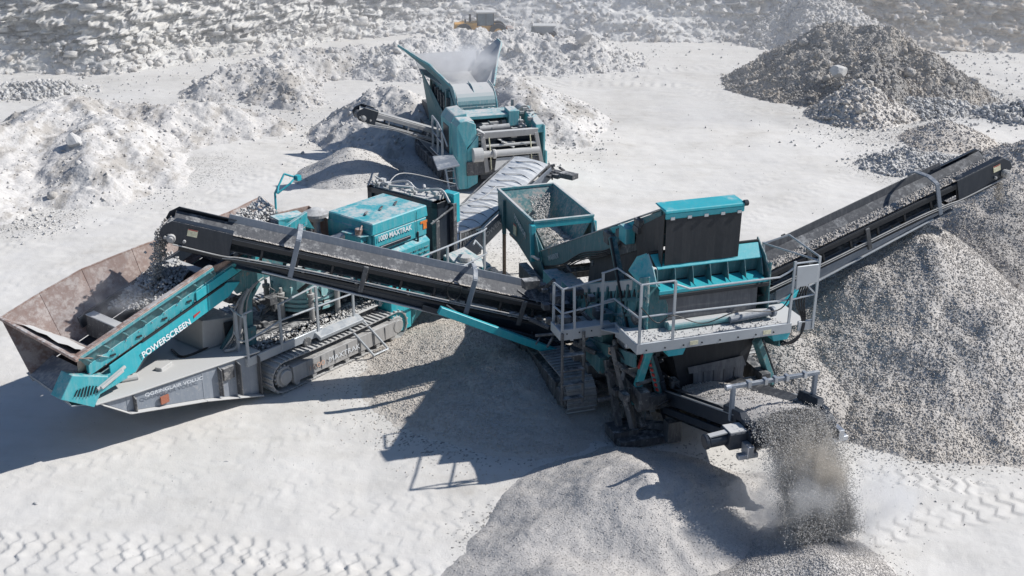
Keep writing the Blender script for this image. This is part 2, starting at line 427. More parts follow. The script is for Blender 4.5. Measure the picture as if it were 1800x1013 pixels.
att.data.foreach_set("value", gravelness(Vg[:, 0], Vg[:, 1]).astype(np.float32))

# ------------------------------------------------------------------ quarry wall
base_px = [(-420, 150), (-100, 128), (60, 128), (190, 134), (330, 108), (450, 94), (600, 70), (800, 58), (960, 66), (1130, 74), (1300, 74), (1420, 80), (1560, 86), (1700, 92), (1900, 97), (2200, 105)]
base = np.array([at(p, q)[:2] for p, q in base_px])
seg = np.r_[0, np.cumsum(np.hypot(*np.diff(base, axis=0).T))]
us = np.arange(0, seg[-1], .062)
bx = np.interp(us, seg, base[:, 0]); by = np.interp(us, seg, base[:, 1])
k = 25; by = np.convolve(np.pad(by, k, mode='edge'), np.ones(2 * k + 1) / (2 * k + 1), 'valid')
def prof(nv=120):
    """set back and height from the toe up: rubble apron, ledged face, bench, upper face"""
    zz = np.concatenate([np.linspace(-.15, 5.2, nv - 16), np.linspace(5.3, 11, 12), np.full(4, 11.0)])
    return zz
zz = prof(); U, Z = np.meshgrid(us, zz, indexing='ij')
BX = np.repeat(bx[:, None], len(zz), 1); BY = np.repeat(by[:, None], len(zz), 1)
apr = .25 + .45 * vnoise(BX * .12, BX * 0, 5) + 1.7 * np.exp(-((BX + 27) / 5.0) ** 2) + 1.6 * np.exp(-((BX - 3) / 8.0) ** 2) + .5 * np.exp(-((BX - 20) / 5.0) ** 2)
back = np.where(Z < apr, Z / .72, apr / .72 + (Z - apr) * .78) + np.where(Z > 5.2, (Z - 5.2) * .1 + 1.5 * sstep(5.2, 5.4, Z), 0)
lay = Z * 1.0 + .25 * fbm(BX * .12, BX * 0 + 3, 41, 3)
cliff = sstep(-.15, .25, Z - apr)
led = (np.floor(lay * 3.4) / 3.4 - lay) * 1.1
rock = .5 * fbm(BX * .6, lay * 2.0, 43, 4) + .5 * fbm(BX * 2.6, lay * 5.0, 45, 4) + .5 * (.5 - np.abs(fbm(BX * 5.0, lay * 8, 47, 3)))
blk = (hsh(np.floor(BX * 1.7 + hsh(np.floor(lay * 3.4), lay * 0, 4) * 3), np.floor(lay * 3.4), 8) - .5) * .55 + (hsh(np.floor(BX * 3.6 + hsh(np.floor(lay * 7.1), lay * 0, 6) * 5), np.floor(lay * 7.1), 9) - .5) * .30
mid = np.exp(-((BX - 4) / 11.0) ** 2)
disp = cliff * (led * .5 + rock + blk) * (1 - .35 * mid) + (1 - cliff) * (.30 * fbm(BX * 1.1, Z * 3, 49, 5) + .24 * fbm(BX * 4, Z * 9, 51, 4))
YY = BY + back - disp * 1.0
top = Z > 10.9
YY[:, -4] += 0; YY[:, -3] += 8; YY[:, -2] += 40; YY[:, -1] += 220
ZZ = Z + .12 * fbm(BX * 1.5, lay * 3, 52, 3) * (Z > .1) + ground_z(BX, BY) * (Z < .3)
Vw = np.stack([BX + .25 * fbm(BX * .8, Z * 2, 57, 3), YY, ZZ], -1).reshape(-1, 3)
nu, nv = U.shape
ii = (np.arange(nu - 1)[:, None] * nv + np.arange(nv - 1)[None, :]).ravel()
Fw = np.stack([ii, ii + nv, ii + nv + 1, ii + 1], 1)
def m_wall():
    t = NT("layered quarry rock"); g = t.pos(); P = g.outputs["Position"]
    sx = t.node("ShaderNodeSeparateXYZ"); t.link(P, sx.inputs[0])
    mp = t.node("ShaderNodeMapping"); mp.inputs["Scale"].default_value = (.9, .9, 3.4); t.link(P, mp.inputs[0])
    n1 = t.noise(mp.outputs[0], 1.2, 7, .7); n2 = t.noise(P, 2.0, 6, .7); n3 = t.noise(P, .16, 3, .5)
    c = t.ramp(t.math('ADD', t.math('MULTIPLY', n1.outputs[0], .6), t.math('MULTIPLY', n2.outputs[0], .4)),
               [(.39, (.42, .41, .39)), (.46, (.57, .55, .52)), (.52, (.68, .66, .62)), (.60, (.77, .745, .70))])
    mb_ = t.node("ShaderNodeMapping"); mb_.inputs["Scale"].default_value = (.16, .16, 4.2); t.link(P, mb_.inputs[0])
    nbd = t.noise(mb_.outputs[0], 1.0, 4, .6)
    c = t.mix(t.math('MULTIPLY', t.ramp(nbd.outputs[0], [(.54, 0.0), (.575, 1.0)]), .8), c, (.27, .265, .26))
    c = t.mix(t.math('MULTIPLY', t.ramp(nbd.outputs[0], [(.38, 1.0), (.44, 0.0)]), .6), c, (.68, .65, .60))
    # browner beds towards the right end, bright pale ones on the left
    rt = t.math('MULTIPLY', t.ramp(t.math('MULTIPLY', sx.outputs[0], .04), [(.40, 0.0), (.60, 1.0)]), t.ramp(n1.outputs[0], [(.42, 0.0), (.55, 1.0)]))
    c = t.mix(t.math('MULTIPLY', rt, .85), c, (.50, .41, .32))
    lf = t.ramp(t.math('ADD', t.math('MULTIPLY', sx.outputs[0], -.04), 0.0), [(.5, 0.0), (.8, .35)])
    c = t.mix(t.math('MULTIPLY', lf, t.ramp(n3.outputs[0], [(.4, 0.0), (.6, 1.0)])), c, (.66, .62, .55))
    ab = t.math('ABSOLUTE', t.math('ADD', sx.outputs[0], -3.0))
    hz = t.ramp(t.math('MULTIPLY', ab, .05), [(.15, .62), (.6, .0)])  # pale haze painted into the rock colour around the middle
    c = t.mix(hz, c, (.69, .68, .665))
    sz = t.node("ShaderNodeSeparateXYZ"); t.link(g.outputs["Normal"], sz.inputs[0])
    c = t.mix(t.math('MULTIPLY', t.ramp(sz.outputs[2], [(.55, 0.0), (.95, 1.0)]), .25), c, (.68, .66, .63))
    t.link(c, t.b.inputs["Base Color"]); t.b.inputs["Roughness"].default_value = .95
    t.b.inputs["Specular IOR Level"].default_value = .15
    t.link(t.bump(t.math('ADD', n2.outputs[0], n1.outputs[0]), .6, .12), t.b.inputs["Normal"])
    return t.m
M['wall'] = m_wall()
_rg = np.random.default_rng(98); _n = 9000
_i = _rg.integers(0, nu, _n); _j = _rg.integers(4, 96, _n); _ok = (Z[_i, _j] > apr[_i, _j] - .1) & (fbm(BX[_i, _j] * .35, Z[_i, _j] * 2.6, 63, 3) + .25 * _rg.normal(size=_n) > .02); _i, _j = _i[_ok], _j[_ok]
_c = Vw.reshape(nu, nv, 3)[_i, _j].copy(); _c[:, 2] = np.round(_c[:, 2] * 5.2) / 5.2 + _rg.normal(0, .03, len(_i))
_r = .04 * 7.0 ** (_rg.uniform(size=len(_i)) ** 2.2)
_v = CV[None] * (1 + _rg.uniform(-.35, .25, (len(_i), 8, 3))) * np.stack([_rg.uniform(.8, 2.8, len(_i)), _rg.uniform(.8, 1.4, len(_i)), _rg.uniform(.4, 1.1, len(_i))], 1)[:, None, :]
_a = _rg.normal(0, .35, len(_i)); _x = _v[..., 0] * np.cos(_a)[:, None] - _v[..., 1] * np.sin(_a)[:, None]; _y = _v[..., 0] * np.sin(_a)[:, None] + _v[..., 1] * np.cos(_a)[:, None]
_v = np.stack([_x, _y, _v[..., 2]], -1) * _r[:, None, None] + _c[:, None, :]
_bf = (CFc[None] + (np.arange(len(_i)) * 8)[:, None, None]).reshape(-1, 3) + len(Vw)
_Fw3 = np.concatenate([Fw[:, [0, 1, 2]], Fw[:, [0, 2, 3]], _bf]); _Vw3 = np.concatenate([Vw, _v.reshape(-1, 3)])
_rg = np.random.default_rng(99); _n = 5000
_i = _rg.integers(0, nu, _n); _z = _rg.uniform(0, 1, _n) ** 1.4; _j = np.clip((_z * 34).astype(int), 1, 60)
_ok = Z[_i, _j] < apr[_i, _j] + .35
_i, _j = _i[_ok], _j[_ok]
_c = Vw.reshape(nu, nv, 3)[_i, _j]; _r = .025 * 7.0 ** (_rg.uniform(size=len(_i)) ** 2.0)
_c = _c + _rg.normal(0, .06, _c.shape)
_sv, _sf = stones(_c, _r, 98)
wall_r = mesh_obj("loose_stones", _sv, _sf, M['rubblepale'])
tag(wall_r, "broken rock lying along the foot of the layered quarry face", "loose stones", kind="stuff")
wall = mesh_obj("quarry_wall", _Vw3, _Fw3, M['wall'], False)
tag(wall, kind="structure")

# ------------------------------------------------------------------ piles
HEIGHTS = []
def pile(name, label, cat, ridges, slope, mat, res=.08, n=(.06, .02), st=None, seed=1, group=None, soft=.12, shape=None, fr=1.0, margin=.3, sm=False):
    """heap poured along ridge lines [(x,y,z)...]; st = (count, rmin, rmax, power) loose stones on its skin"""
    R = [[tuple(p) for p in r] for r in ridges]
    allp = np.array([p for r in R for p in r])
    zm = allp[:, 2].max(); ext = zm / slope * 1.35 + margin
    x0, y0 = allp[:, :2].min(0) - ext; x1, y1 = allp[:, :2].max(0) + ext
    xs = np.arange(x0, x1, res); yy = np.arange(y0, y1, res)
    X, Y = np.meshgrid(xs, yy, indexing='ij')
    def hf(X, Y):
        wx = X + .35 * fbm(X * .9 * fr, Y * .9 * fr, seed + 5, 3) * min(1, zm); wy = Y + .35 * fbm(X * .9 * fr + 9, Y * .9 * fr, seed + 6, 3) * min(1, zm)
        h = np.full(X.shape, -9.0)
        for r in R:
            pts = r if len(r) > 1 else [r[0], (r[0][0] + .01, r[0][1], r[0][2])]
            h1 = np.full(X.shape, -9.0)
            for p, q in zip(pts[:-1], pts[1:]):
                d, _, _, z = seg_dist(wx, wy, [p, q])
                h1 = np.maximum(h1, z - slope * (np.sqrt(d * d + soft * soft) - soft))
            k = 14.0
            h = np.log(np.exp(k * h) + np.exp(k * h1)) / k
        h = np.where(h < .25, h - 0.0 + .10 * (np.clip(.25 - h, 0, .5)) , h)
        amp = sstep(-.1, .4, h)
        rl = 1 - np.abs(fbm(X * 1.1 * fr, Y * 1.1 * fr, seed, 5)) * 2
        h = h + n[0] * (fbm(X * 1.4 * fr, Y * 1.4 * fr, seed + 2, 5) + .5 * rl) * (.3 + .7 * amp) + n[1] * fbm(X * 7 * fr, Y * 7 * fr, seed + 3, 4)
        if shape: h = shape(X, Y, h)
        return h
    H = hf(X, Y); G = ground_z(X, Y)
    keep = H > -.06
    Zs = np.maximum(H, -.10) + G
    idx = -np.ones(X.shape, int)
    fm = keep[:-1, :-1] | keep[1:, :-1] | keep[:-1, 1:] | keep[1:, 1:]
    used = np.zeros(X.shape, bool)
    used[:-1, :-1] |= fm; used[1:, :-1] |= fm; used[:-1, 1:] |= fm; used[1:, 1:] |= fm
    idx[used] = np.arange(used.sum())
    V = np.stack([X[used], Y[used], Zs[used]], -1)
    V[:, :2] += np.random.default_rng(seed).uniform(-.3, .3, (len(V), 2)) * res
    F = np.stack([idx[:-1, :-1][fm], idx[1:, :-1][fm], idx[1:, 1:][fm], idx[:-1, 1:][fm]], 1)
    F = np.concatenate([F[:, [0, 1, 2]], F[:, [0, 2, 3]]])
    if st:
        parts = st if isinstance(st, list) else [st]
        for j, (cnt, r0, r1, pw) in enumerate(parts):
            rg = np.random.default_rng(seed * 7 + j)
            px_ = rg.uniform(x0, x1, cnt * 4); py_ = rg.uniform(y0, y1, cnt * 4)
            h = hf(px_, py_)
            ok = (h > .02) | ((h > -.22 * (1 + zm * .3)) & (rg.uniform(size=h.shape) < .10 * np.clip(1 + h / .22, 0, 1)))
            px_, py_, h = px_[ok][:cnt], py_[ok][:cnt], h[ok][:cnt]
            r = r0 * (r1 / r0) ** (rg.uniform(size=len(px_)) ** pw)
            c = np.stack([px_, py_, np.maximum(h, 0) + ground_z(px_, py_) + r * .25], -1)
            sv, sf = stones(c, r, seed + j, simple=(r1 < .06))
            F = np.concatenate([F, sf + len(V)]); V = np.concatenate([V, sv])
    o = mesh_obj(name, V, F, mat, False)
    # origin at the foot of the heap
    c = V[:, :2].mean(0)
    o.data.transform(Matrix.Translation((-c[0], -c[1], 0))); o.location = (c[0], c[1], 0)
    tag(o, label, cat, group or {'rubble pile': 'rubble piles around the quarry', 'gravel pile': 'gravel piles under the machines', 'gravel mound': 'low gravel mounds', 'dust bank': 'white dust banks on the left'}.get(cat))
    return hf
def A(px, py, z=0): return tuple(at(px, py, z))

hp_main = pile("gravel_pile", "tallest grey gravel heap, right beside the grey railed platform, conveyor shadow across its top", "gravel pile",
     [[A(1605, 400, 2.50), A(1650, 440, 2.25)], [A(1605, 400, 2.50), A(1500, 500, 1.35)]], .575, M['gravel'], .045, (.10, .022), [(90000, .009, .021, 1.1)], 11, soft=.25)
pile("gravel_pile", "gravel heap at the right edge, grit dropping onto its tip from the conveyor", "gravel pile",
     [[A(1768, 332, 2.62), A(1850, 350, 2.5)], [A(1850, 350, 2.5), A(2050, 420, 2.3)]], .58, M['gravel'], .06, (.10, .022), [(60000, .010, .023, 1.0)], 12, soft=.15)
pile("gravel_mound", "rounded light gravel mound between the platform's right leg and the tallest heap", "gravel mound",
     [[A(1385, 605, .95), A(1430, 590, 1.0)]], .5, M['gravel'], .05, (.05, .02), [(14000, .010, .022, 1.0)], 13)
stream_xy = A(1425, 950, .30)
pile("gravel_pile", "small gravel pile at the bottom edge, under the curtain of falling stone", "gravel pile",
     [[(stream_xy[0] - .1, stream_xy[1] + .1, .36), (stream_xy[0] + .0, stream_xy[1] - .5, .36)], [(stream_xy[0], stream_xy[1] - .5, .36), (stream_xy[0] - 1.5, stream_xy[1] - .9, .22)]], .42, M['gravelfine'], .035, (.05, .012), [(26000, .006, .014, 1.2)], 14)
pile("sand_mound", "wide mound of fine crushed sand in the foreground, half in the machine's shadow", "sand mound",
     [[A(1140, 834, .76), A(1050, 880, .50), A(900, 965, .22), A(830, 990, .08)], [A(1140, 834, .76), A(1240, 858, .46), A(1350, 850, .16)], [A(960, 1000, .34), A(1090, 1015, .42), A(1180, 1030, .3)]], .42, M['gravelfine'], .035, (.06, .012), [(20000, .004, .010, 1.4)], 15)
pile("gravel_spread", "low apron of spilled gravel between two teal machines, shaded under the long conveyor", "spilled gravel",
     [[A(985, 650, .34), A(900, 640, .42), A(810, 600, .30)], [A(900, 640, .42), A(960, 740, .12)]], .19, M['gravel'], .05, (.05, .02), [(30000, .007, .017, 1.4)], 16)
pile("sand_cone", "small smooth cone of fine tan grit left of the farthest teal machine", "sand cone",
     [[A(617, 262, .80)]], .55, M['graveltan'], .05, (.02, .012), [(2500, .008, .02, 1.3)], 17, soft=.18)
pile("rubble_pile", "pale lumpy heap behind the farthest machine's stubby side conveyor", "rubble pile",
     [[A(690, 152, 1.55), A(720, 170, 1.4), A(770, 215, .7)], [A(690, 152, 1.55), A(640, 210, .75)]], .55, M['rubblepale'], .05, (.2, .02), [(900, .02, .08, 2.6)], 18)
pile("rubble_pile", "dusty pale bank leaning on the right side of the farthest teal machine", "rubble pile",
     [[A(893, 135, 1.35), A(930, 165, 1.1), A(1000, 232, .30)]], .42, M['rubblepale'], .05, (.14, .015), [(1300, .015, .06, 2.6)], 19)
pile("rubble_pile", "large dark grey rubble heap with one big white boulder on its front", "rubble pile",
     [[A(1462, 50, 2.3), A(1560, 56, 2.25), A(1610, 90, 1.7)], [A(1450, 60, 2.1), A(1370, 105, 1.0)], [A(1540, 70, 1.9), A(1530, 130, 1.2)]], .60, M['rubbledark'], .06, (.36, .07), [(20000, .018, .075, 2.2), (150, .10, .26, 2.4)], 20)
pile("rubble_pile", "small cream coloured cone of broken stone before the dark rubble heap", "rubble pile",
     [[A(1515, 150, 1.15)]], .62, m_gravel("cream broken stone", .42, .70, 9, .4, .05, tint=(1, .94, .87)), .06, (.12, .05), [(2600, .02, .09, 2.2), (60, .09, .2, 2)], 21)
pile("rubble_pile", "hazy bank of pale boulders in front of the yellow loader", "rubble pile",
     [[A(700, 82, 1.0), A(800, 62, 1.15), A(930, 64, 1.15), A(1030, 68, 1.05)]], .42, M['farrubble'], .07, (.32, .06), [(3200, .02, .10, 2.6), (60, .12, .30, 2.0)], 22)
pile("rubble_pile", "tall hazy rubble slope against the quarry wall left of the dark heap", "rubble pile",
     [[A(1408, 2, 1.9), A(1440, -22, 2.6)], [A(1408, 2, 1.9), A(1340, 45, .8)]], .62, M['farrubble'], .09, (.25, .1), [(6000, .03, .14, 2.0), (80, .14, .3, 2.0)], 23)
pile("rubble_berm", "long rocky berm between the two pale haul roads left of the farthest machine", "rubble berm",
     [[A(372, 142, .50), A(430, 112, .85), A(520, 92, .95), A(640, 88, .7)], [A(470, 120, .8), A(520, 160, .45)]], .45, M['rubblepale'], .055, (.28, .05), [(2600, .015, .08, 2.6), (45, .10, .22, 2)], 24)
pile("rubble_pile", "broad white dust bank with grey gullies, highest of the left banks", "dust bank",
     [[A(118, 172, 1.25), A(180, 210, 1.1), A(250, 275, .55), A(300, 318, .1)], [A(118, 172, 1.25), A(40, 215, 1.2), A(-80, 240, 1.25)], [A(150, 225, 1.1), A(150, 290, .75)], [A(-80, 240, 1.25), A(-60, 330, .7)]], .46, M['rubblepale'], .045, (.17, .012), [(2600, .012, .05, 2.8), (26, .08, .16, 2)], 25)
pile("rubble_pile", "low white bank with rubble along its foot, beside the haul road", "dust bank",
     [[A(180, 178, .9), A(270, 185, .95), A(390, 190, .7), A(470, 225, .15)]], .36, M['rubblepale'], .05, (.22, .018), [(1600, .012, .06, 2.6)], 26)
pile("rubble_pile", "line of grey boulders at the foot of the quarry wall in the far left", "rubble pile",
     [[A(-200, 150, .4), A(0, 150, .35), A(80, 148, .3), A(140, 152, .1)]], .4, M['rubble'], .08, (.2, .09), [(4000, .03, .15, 2.0)], 27)
pile("gravel_mound", "low flat grey mound just beyond the tip of the long right conveyor", "gravel mound",
     [[A(1590, 272, .40), A(1640, 275, .35)]], .36, M['rubble'], .06, (.16, .05), [(3000, .015, .07, 2.2)], 28)
pile("gravel_mound", "little pointed grey mound between the cream cone and the long right conveyor's tip", "gravel mound",
     [[A(1668, 220, .62)]], .45, M['gravel'], .06, (.1, .04), [(1800, .015, .06, 2)], 29)
pile("gravel_mound", "grey stockpile cut by the right edge behind the long right conveyor's tip", "gravel mound",
     [[A(1830, 245, 1.05), A(1900, 240, 1.2)]], .5, M['gravel'], .06, (.1, .04), [(5000, .018, .05, 1.4)], 30)
pile("rubble_pile", "broken blocks on a low hump at the far right edge below the quarry wall", "rubble pile",
     [[A(1790, 185, .5), A(1860, 180, .6)]], .45, M['rubble'], .07, (.14, .06), [(2500, .03, .13, 2)], 31)
pile("rubble_pile", "dark strip of rubble trailing off to the right of the dark heap", "rubble pile",
     [[A(1660, 165, .35), A(1740, 162, .15)], [A(1600, 180, .4), A(1670, 180, .3)]], .4, M['rubble'], .07, (.14, .06), [(2500, .03, .12, 2)], 32)

def boulder(label, p, r, mat, seed, sq=(1, .8, .7), group=None):
    import bmesh
    bm = bmesh.new(); bmesh.ops.create_icosphere(bm, subdivisions=3, radius=1)
    rr = random.Random(seed); pl = [(Vector((rr.gauss(0, 1), rr.gauss(0, 1), rr.gauss(0, 1))).normalized(), rr.uniform(.55, .95)) for _ in range(16)]
    for v in bm.verts:
        for nn, d in pl:
            k = v.co.dot(nn)
            if k > d: v.co -= nn * (k - d)
        v.co = Vector((v.co.x * sq[0], v.co.y * sq[1], v.co.z * sq[2])) * r * (1 + rr.uniform(-.012, .012))
    me = D.meshes.new("boulder"); bm.to_mesh(me); bm.free(); me.materials.append(mat)
    o = D.objects.new("boulder", me); COL.objects.link(o); o.location = p; o.rotation_euler = (0, 0, rr.uniform(0, 6))
    return tag(o, label, "boulder", group or "single boulders and stones")
M['boulder'] = m_plain("pale broken rock", (.62, .60, .57), .95, 4, .15, .5, .05)
M['boulderdark'] = m_plain("grey broken rock", (.42, .41, .40), .95, 4, .2, .5, .05)
def seat(px, py, z): return Vector(at(px, py, z))
boulder("big white boulder lodged on the front of the dark rubble heap", seat(1474, 126, 1.25), .34, M['boulder'], 3, (1.15, .8, .75))
boulder("pale boulder perched high on the left dust bank", seat(133, 250, .95), .36, M['boulder'], 4, (1.0, .8, .9))
boulder("large angular boulder on top of the hazy bank, right of the loader", seat(1024, 64, 1.30), .42, M['boulderdark'], 5, (1.2, .8, .8))
boulder("rounded boulder in front of the yellow loader's rear end, the left one of two", seat(812, 62, 1.15), .30, M['boulder'], 6, (1.3, .8, .6))
boulder("round boulder in front of the middle of the yellow loader", seat(840, 63, 1.12), .22, M['boulder'], 7, (1.2, .8, .7))
boulder("white block at the foot of the rocky berm beside the haul road", seat(449, 165, .12), .26, M['boulder'], 8)
boulder("pale block at the right foot of the dark rubble heap", seat(1590, 182, .35), .34, M['boulder'], 9, (1.2, .8, .5))
boulder("pale rounded block right of the dark rubble heap", seat(1672, 158, .3), .3, M['boulder'], 10)
boulder("dark stone lying alone at the foot of the quarry wall on the right", seat(1701, 58, .9), .28, M['boulderdark'], 11)
boulder("fist sized dark stone lying alone on the floor above the rusty hopper", seat(203, 357, .02), .07, M['boulderdark'], 12)
boulder("small dark stone lying alone on the open floor at lower left", seat(62, 886, .01), .045, M['boulderdark'], 13, (1.5, .8, .6))
boulder("small dark stone lying alone on the tracked floor in the lower middle", seat(397, 812, .01), .035, M['boulderdark'], 14, (1.4, .8, .6))
# loose stones nobody could count
rg = np.random.default_rng(5)
xs = []; 
for (px, py, r, n_, r0, r1) in ((860, 640, 2.6, 1600, .006, .02), (1100, 790, 1.5, 160, .005, .012), (1250, 830, 1.6, 500, .005, .014), (760, 600, 1.5, 900, .008, .022),
        (520, 760, 3.0, 260, .004, .012), (60, 395, 1.3, 260, .012, .05), (260, 345, 1.4, 220, .01, .04), (1540, 240, 3, 500, .012, .06), (1640, 190, 3.5, 900, .02, .08), (1000, 100, 5, 450, .02, .08),
        (560, 240, 3, 160, .01, .035), (430, 200, 3, 350, .015, .06), (960, 260, 2.5, 500, .01, .05), (640, 240, 2.0, 500, .015, .07), (1300, 820, 4, 500, .005, .015), (1500, 760, 2.2, 1600, .008, .022),
        (300, 130, 9, 500, .02, .08), (1650, 110, 7, 800, .02, .09), (900, 420, 4, 160, .006, .02), (1200, 300, 8, 160, .008, .022)):
    c = at(px, py)[:2]; q = rg.normal(size=(n_, 2)) * r * .5 + c
    rr_ = r0 * (r1 / r0) ** (rg.uniform(size=n_) ** 2.0)
    xs.append(np.c_[q, rr_])
xs = np.concatenate(xs)
C_ = np.c_[xs[:, :2], ground_z(xs[:, 0], xs[:, 1]) + xs[:, 2] * .35]
sv, sf = stones(C_, xs[:, 2], 77)
tag(mesh_obj("loose_stones", sv, sf, M['rubble']), "loose stones strewn over the pale quarry floor", "loose stones", kind="stuff")
# ------------------------------------------------------------------ machine building kit
def vec(p): return Vector((float(p[0]), float(p[1]), float(p[2])))
class MB:
    """collects solids in the local frame of a machine, then links them as one mesh"""
    def __init__(s): s.V = []; s.F = []; s.B = []
    def add(s, v, f):
        n = len(s.V); f0 = len(s.F); s.V += [vec(a) for a in v]; s.F += [tuple(i + n for i in g) for g in f]; s.B.append((n, len(s.V), f0, len(s.F))); return s
    def hexa(s, p):     # 4 bottom corners, 4 top corners
        return s.add(p, [(3, 2, 1, 0), (4, 5, 6, 7), (0, 1, 5, 4), (1, 2, 6, 5), (2, 3, 7, 6), (3, 0, 4, 7)])
    def box(s, x0, x1, y0, y1, z0, z1):
        return s.hexa([(x0, y0, z0), (x1, y0, z0), (x1, y1, z0), (x0, y1, z0), (x0, y0, z1), (x1, y0, z1), (x1, y1, z1), (x0, y1, z1)])
    def bar(s, p, q, w, h=None, up=(0, 0, 1)):
        h = h or w; p, q = vec(p), vec(q); d = (q - p).normalized(); u = Vector(up)
        if abs(d.dot(u)) > .98: u = Vector((0, 1, 0))
        sd = d.cross(u).normalized() * (w / 2); un = sd.cross(d).normalized() * (h / 2)
        return s.hexa([p - sd - un, p + sd - un, q + sd - un, q - sd - un, p - sd + un, p + sd + un, q + sd + un, q - sd + un])
    def tube(s, p, q, r, n=10, r2=None, cap=True):
        p, q = vec(p), vec(q); r2 = r if r2 is None else r2; d = (q - p).normalized()
        u = d.orthogonal().normalized(); w_ = d.cross(u)
        v = []
        for c, rr in ((p, r), (q, r2)):
            for i in range(n):
                a = 2 * PI * i / n; v.append(c + (u * math.cos(a) + w_ * math.sin(a)) * rr)
        f = [(i, (i + 1) % n, n + (i + 1) % n, n + i) for i in range(n)]
        if cap: f += [tuple(reversed(range(n))), tuple(range(n, 2 * n))]
        return s.add(v, f)
    def path(s, pts, r, n=8):
        pts = [vec(p) for p in pts]
        for a, b in zip(pts[:-1], pts[1:]): s.tube(a, b, r, n)
        return s
    def curve(s, pts, r, n=6, sub=6):
        P = [vec(p) for p in pts]; out = []
        E = [P[0] * 2 - P[1]] + P + [P[-1] * 2 - P[-2]]
        for i in range(1, len(E) - 2):
            for k in range(sub):
                t = k / sub; a, b, c, d = E[i - 1:i + 3]
                out.append(.5 * ((2 * b) + (c - a) * t + (2 * a - 5 * b + 4 * c - d) * t * t + (3 * b - a - 3 * c + d) * t ** 3))
        out.append(P[-1]); return s.path(out, r, n)
    def plate(s, pts, th=.02, off=0.0):
        """flat polygon given thickness th along its normal"""
        P = [vec(p) for p in pts]; nn = Vector((0, 0, 0))
        for i in range(len(P)):
            a, b = P[i], P[(i + 1) % len(P)]
            nn += Vector(((a.y - b.y) * (a.z + b.z), (a.z - b.z) * (a.x + b.x), (a.x - b.x) * (a.y + b.y)))
        nn.normalize(); n = len(P)
        v = [p + nn * (off - th / 2) for p in P] + [p + nn * (off + th / 2) for p in P]
        f = [tuple(reversed(range(n))), tuple(range(n, 2 * n))] + [(i, (i + 1) % n, n + (i + 1) % n, n + i) for i in range(n)]
        return s.add(v, f)
    def lathe(s, c, prof, n=28, axis=(0, 0, 1)):
        c = vec(c); d = Vector(axis).normalized(); u = d.orthogonal().normalized(); w_ = d.cross(u); v = []
        for r, h in prof:
            for i in range(n):
                a = 2 * PI * i / n; v.append(c + d * h + (u * math.cos(a) + w_ * math.sin(a)) * r)
        f = [(j * n + i, j * n + (i + 1) % n, (j + 1) * n + (i + 1) % n, (j + 1) * n + i) for j in range(len(prof) - 1) for i in range(n)]
        f += [tuple(reversed(range(n))), tuple(range((len(prof) - 1) * n, len(prof) * n))]
        return s.add(v, f)
    def sheet(s, grid):
        """grid[i][j] of points -> open sheet"""
        n = len(s.V); a, b = len(grid), len(grid[0]); f0 = len(s.F)
        s.V += [vec(p) for r in grid for p in r]
        s.F += [(n + i * b + j, n + (i + 1) * b + j, n + (i + 1) * b + j + 1, n + i * b + j + 1) for i in range(a - 1) for j in range(b - 1)]
        s.B.append((n, len(s.V), f0, len(s.F)))
        return s
    def clusters(s, tol=.03):
        """primitives that touch or nearly touch form one piece"""
        B = s.B; n = len(B); par = list(range(n))
        def root(i):
            while par[i] != i: par[i] = par[par[i]]; i = par[i]
            return i
        bb = []
        for v0, v1, f0, f1 in B:
            c = np.array([v[:] for v in s.V[v0:v1]]); bb.append((c.min(0) - tol / 2, c.max(0) + tol / 2))
        lo = np.array([b[0] for b in bb]); hi = np.array([b[1] for b in bb])
        for i in range(n):
            for j in np.nonzero(np.all(lo[i] <= hi[i + 1:], 1) & np.all(hi[i] >= lo[i + 1:], 1))[0]:
                a, b = root(i), root(i + 1 + int(j))
                if a != b: par[b] = a
        out = {}
        for i in range(n): out.setdefault(root(i), []).append(i)
        return sorted(out.values(), key=lambda l: -sum(B[i][1] - B[i][0] for i in l))
    def part(s, name, mat, parent, label=None, bevel=.008, smooth=False, kind=None, split=14, nosplit=False):
        split = 90
        if not nosplit and len(s.B) > 1:
            for tol in (.03, .10, .18, .26, .4, .6):
                cl = s.clusters(tol)
                if len(cl) <= split: break
            if 1 < len(cl) <= split:
                res = None
                for l in cl:
                    m = MB()
                    for i in sorted(l):
                        v0, v1, f0, f1 = s.B[i]; n = len(m.V); m.V += s.V[v0:v1]
                        m.F += [tuple(k - v0 + n for k in f) for f in s.F[f0:f1]]
                    o = m.part(name, mat, parent, label, bevel, smooth, kind, 0, True)
                    res = res or o
                return res
        o = mesh_obj(name, s.V, s.F, mat, smooth)
        o.parent = parent
        if label: o["label"] = label
        if kind: o["kind"] = kind
        if bevel:
            b = o.modifiers.new("bevel", 'BEVEL'); b.width = bevel; b.segments = 1; b.limit_method = 'ANGLE'; b.angle_limit = math.radians(45)
            b.use_clamp_overlap = True
        if smooth == 'angle':
            o.data.polygons.foreach_set("use_smooth", [True] * len(o.data.polygons))
        return o
def empty(name, fr, label, cat, group=None):
    o = D.objects.new(name, None); COL.objects.link(o); o.location = Vector(fr.o); o.rotation_euler = (0, 0, math.radians(fr.ang))
    o.empty_display_size = .5
    return tag(o, label, cat, group)
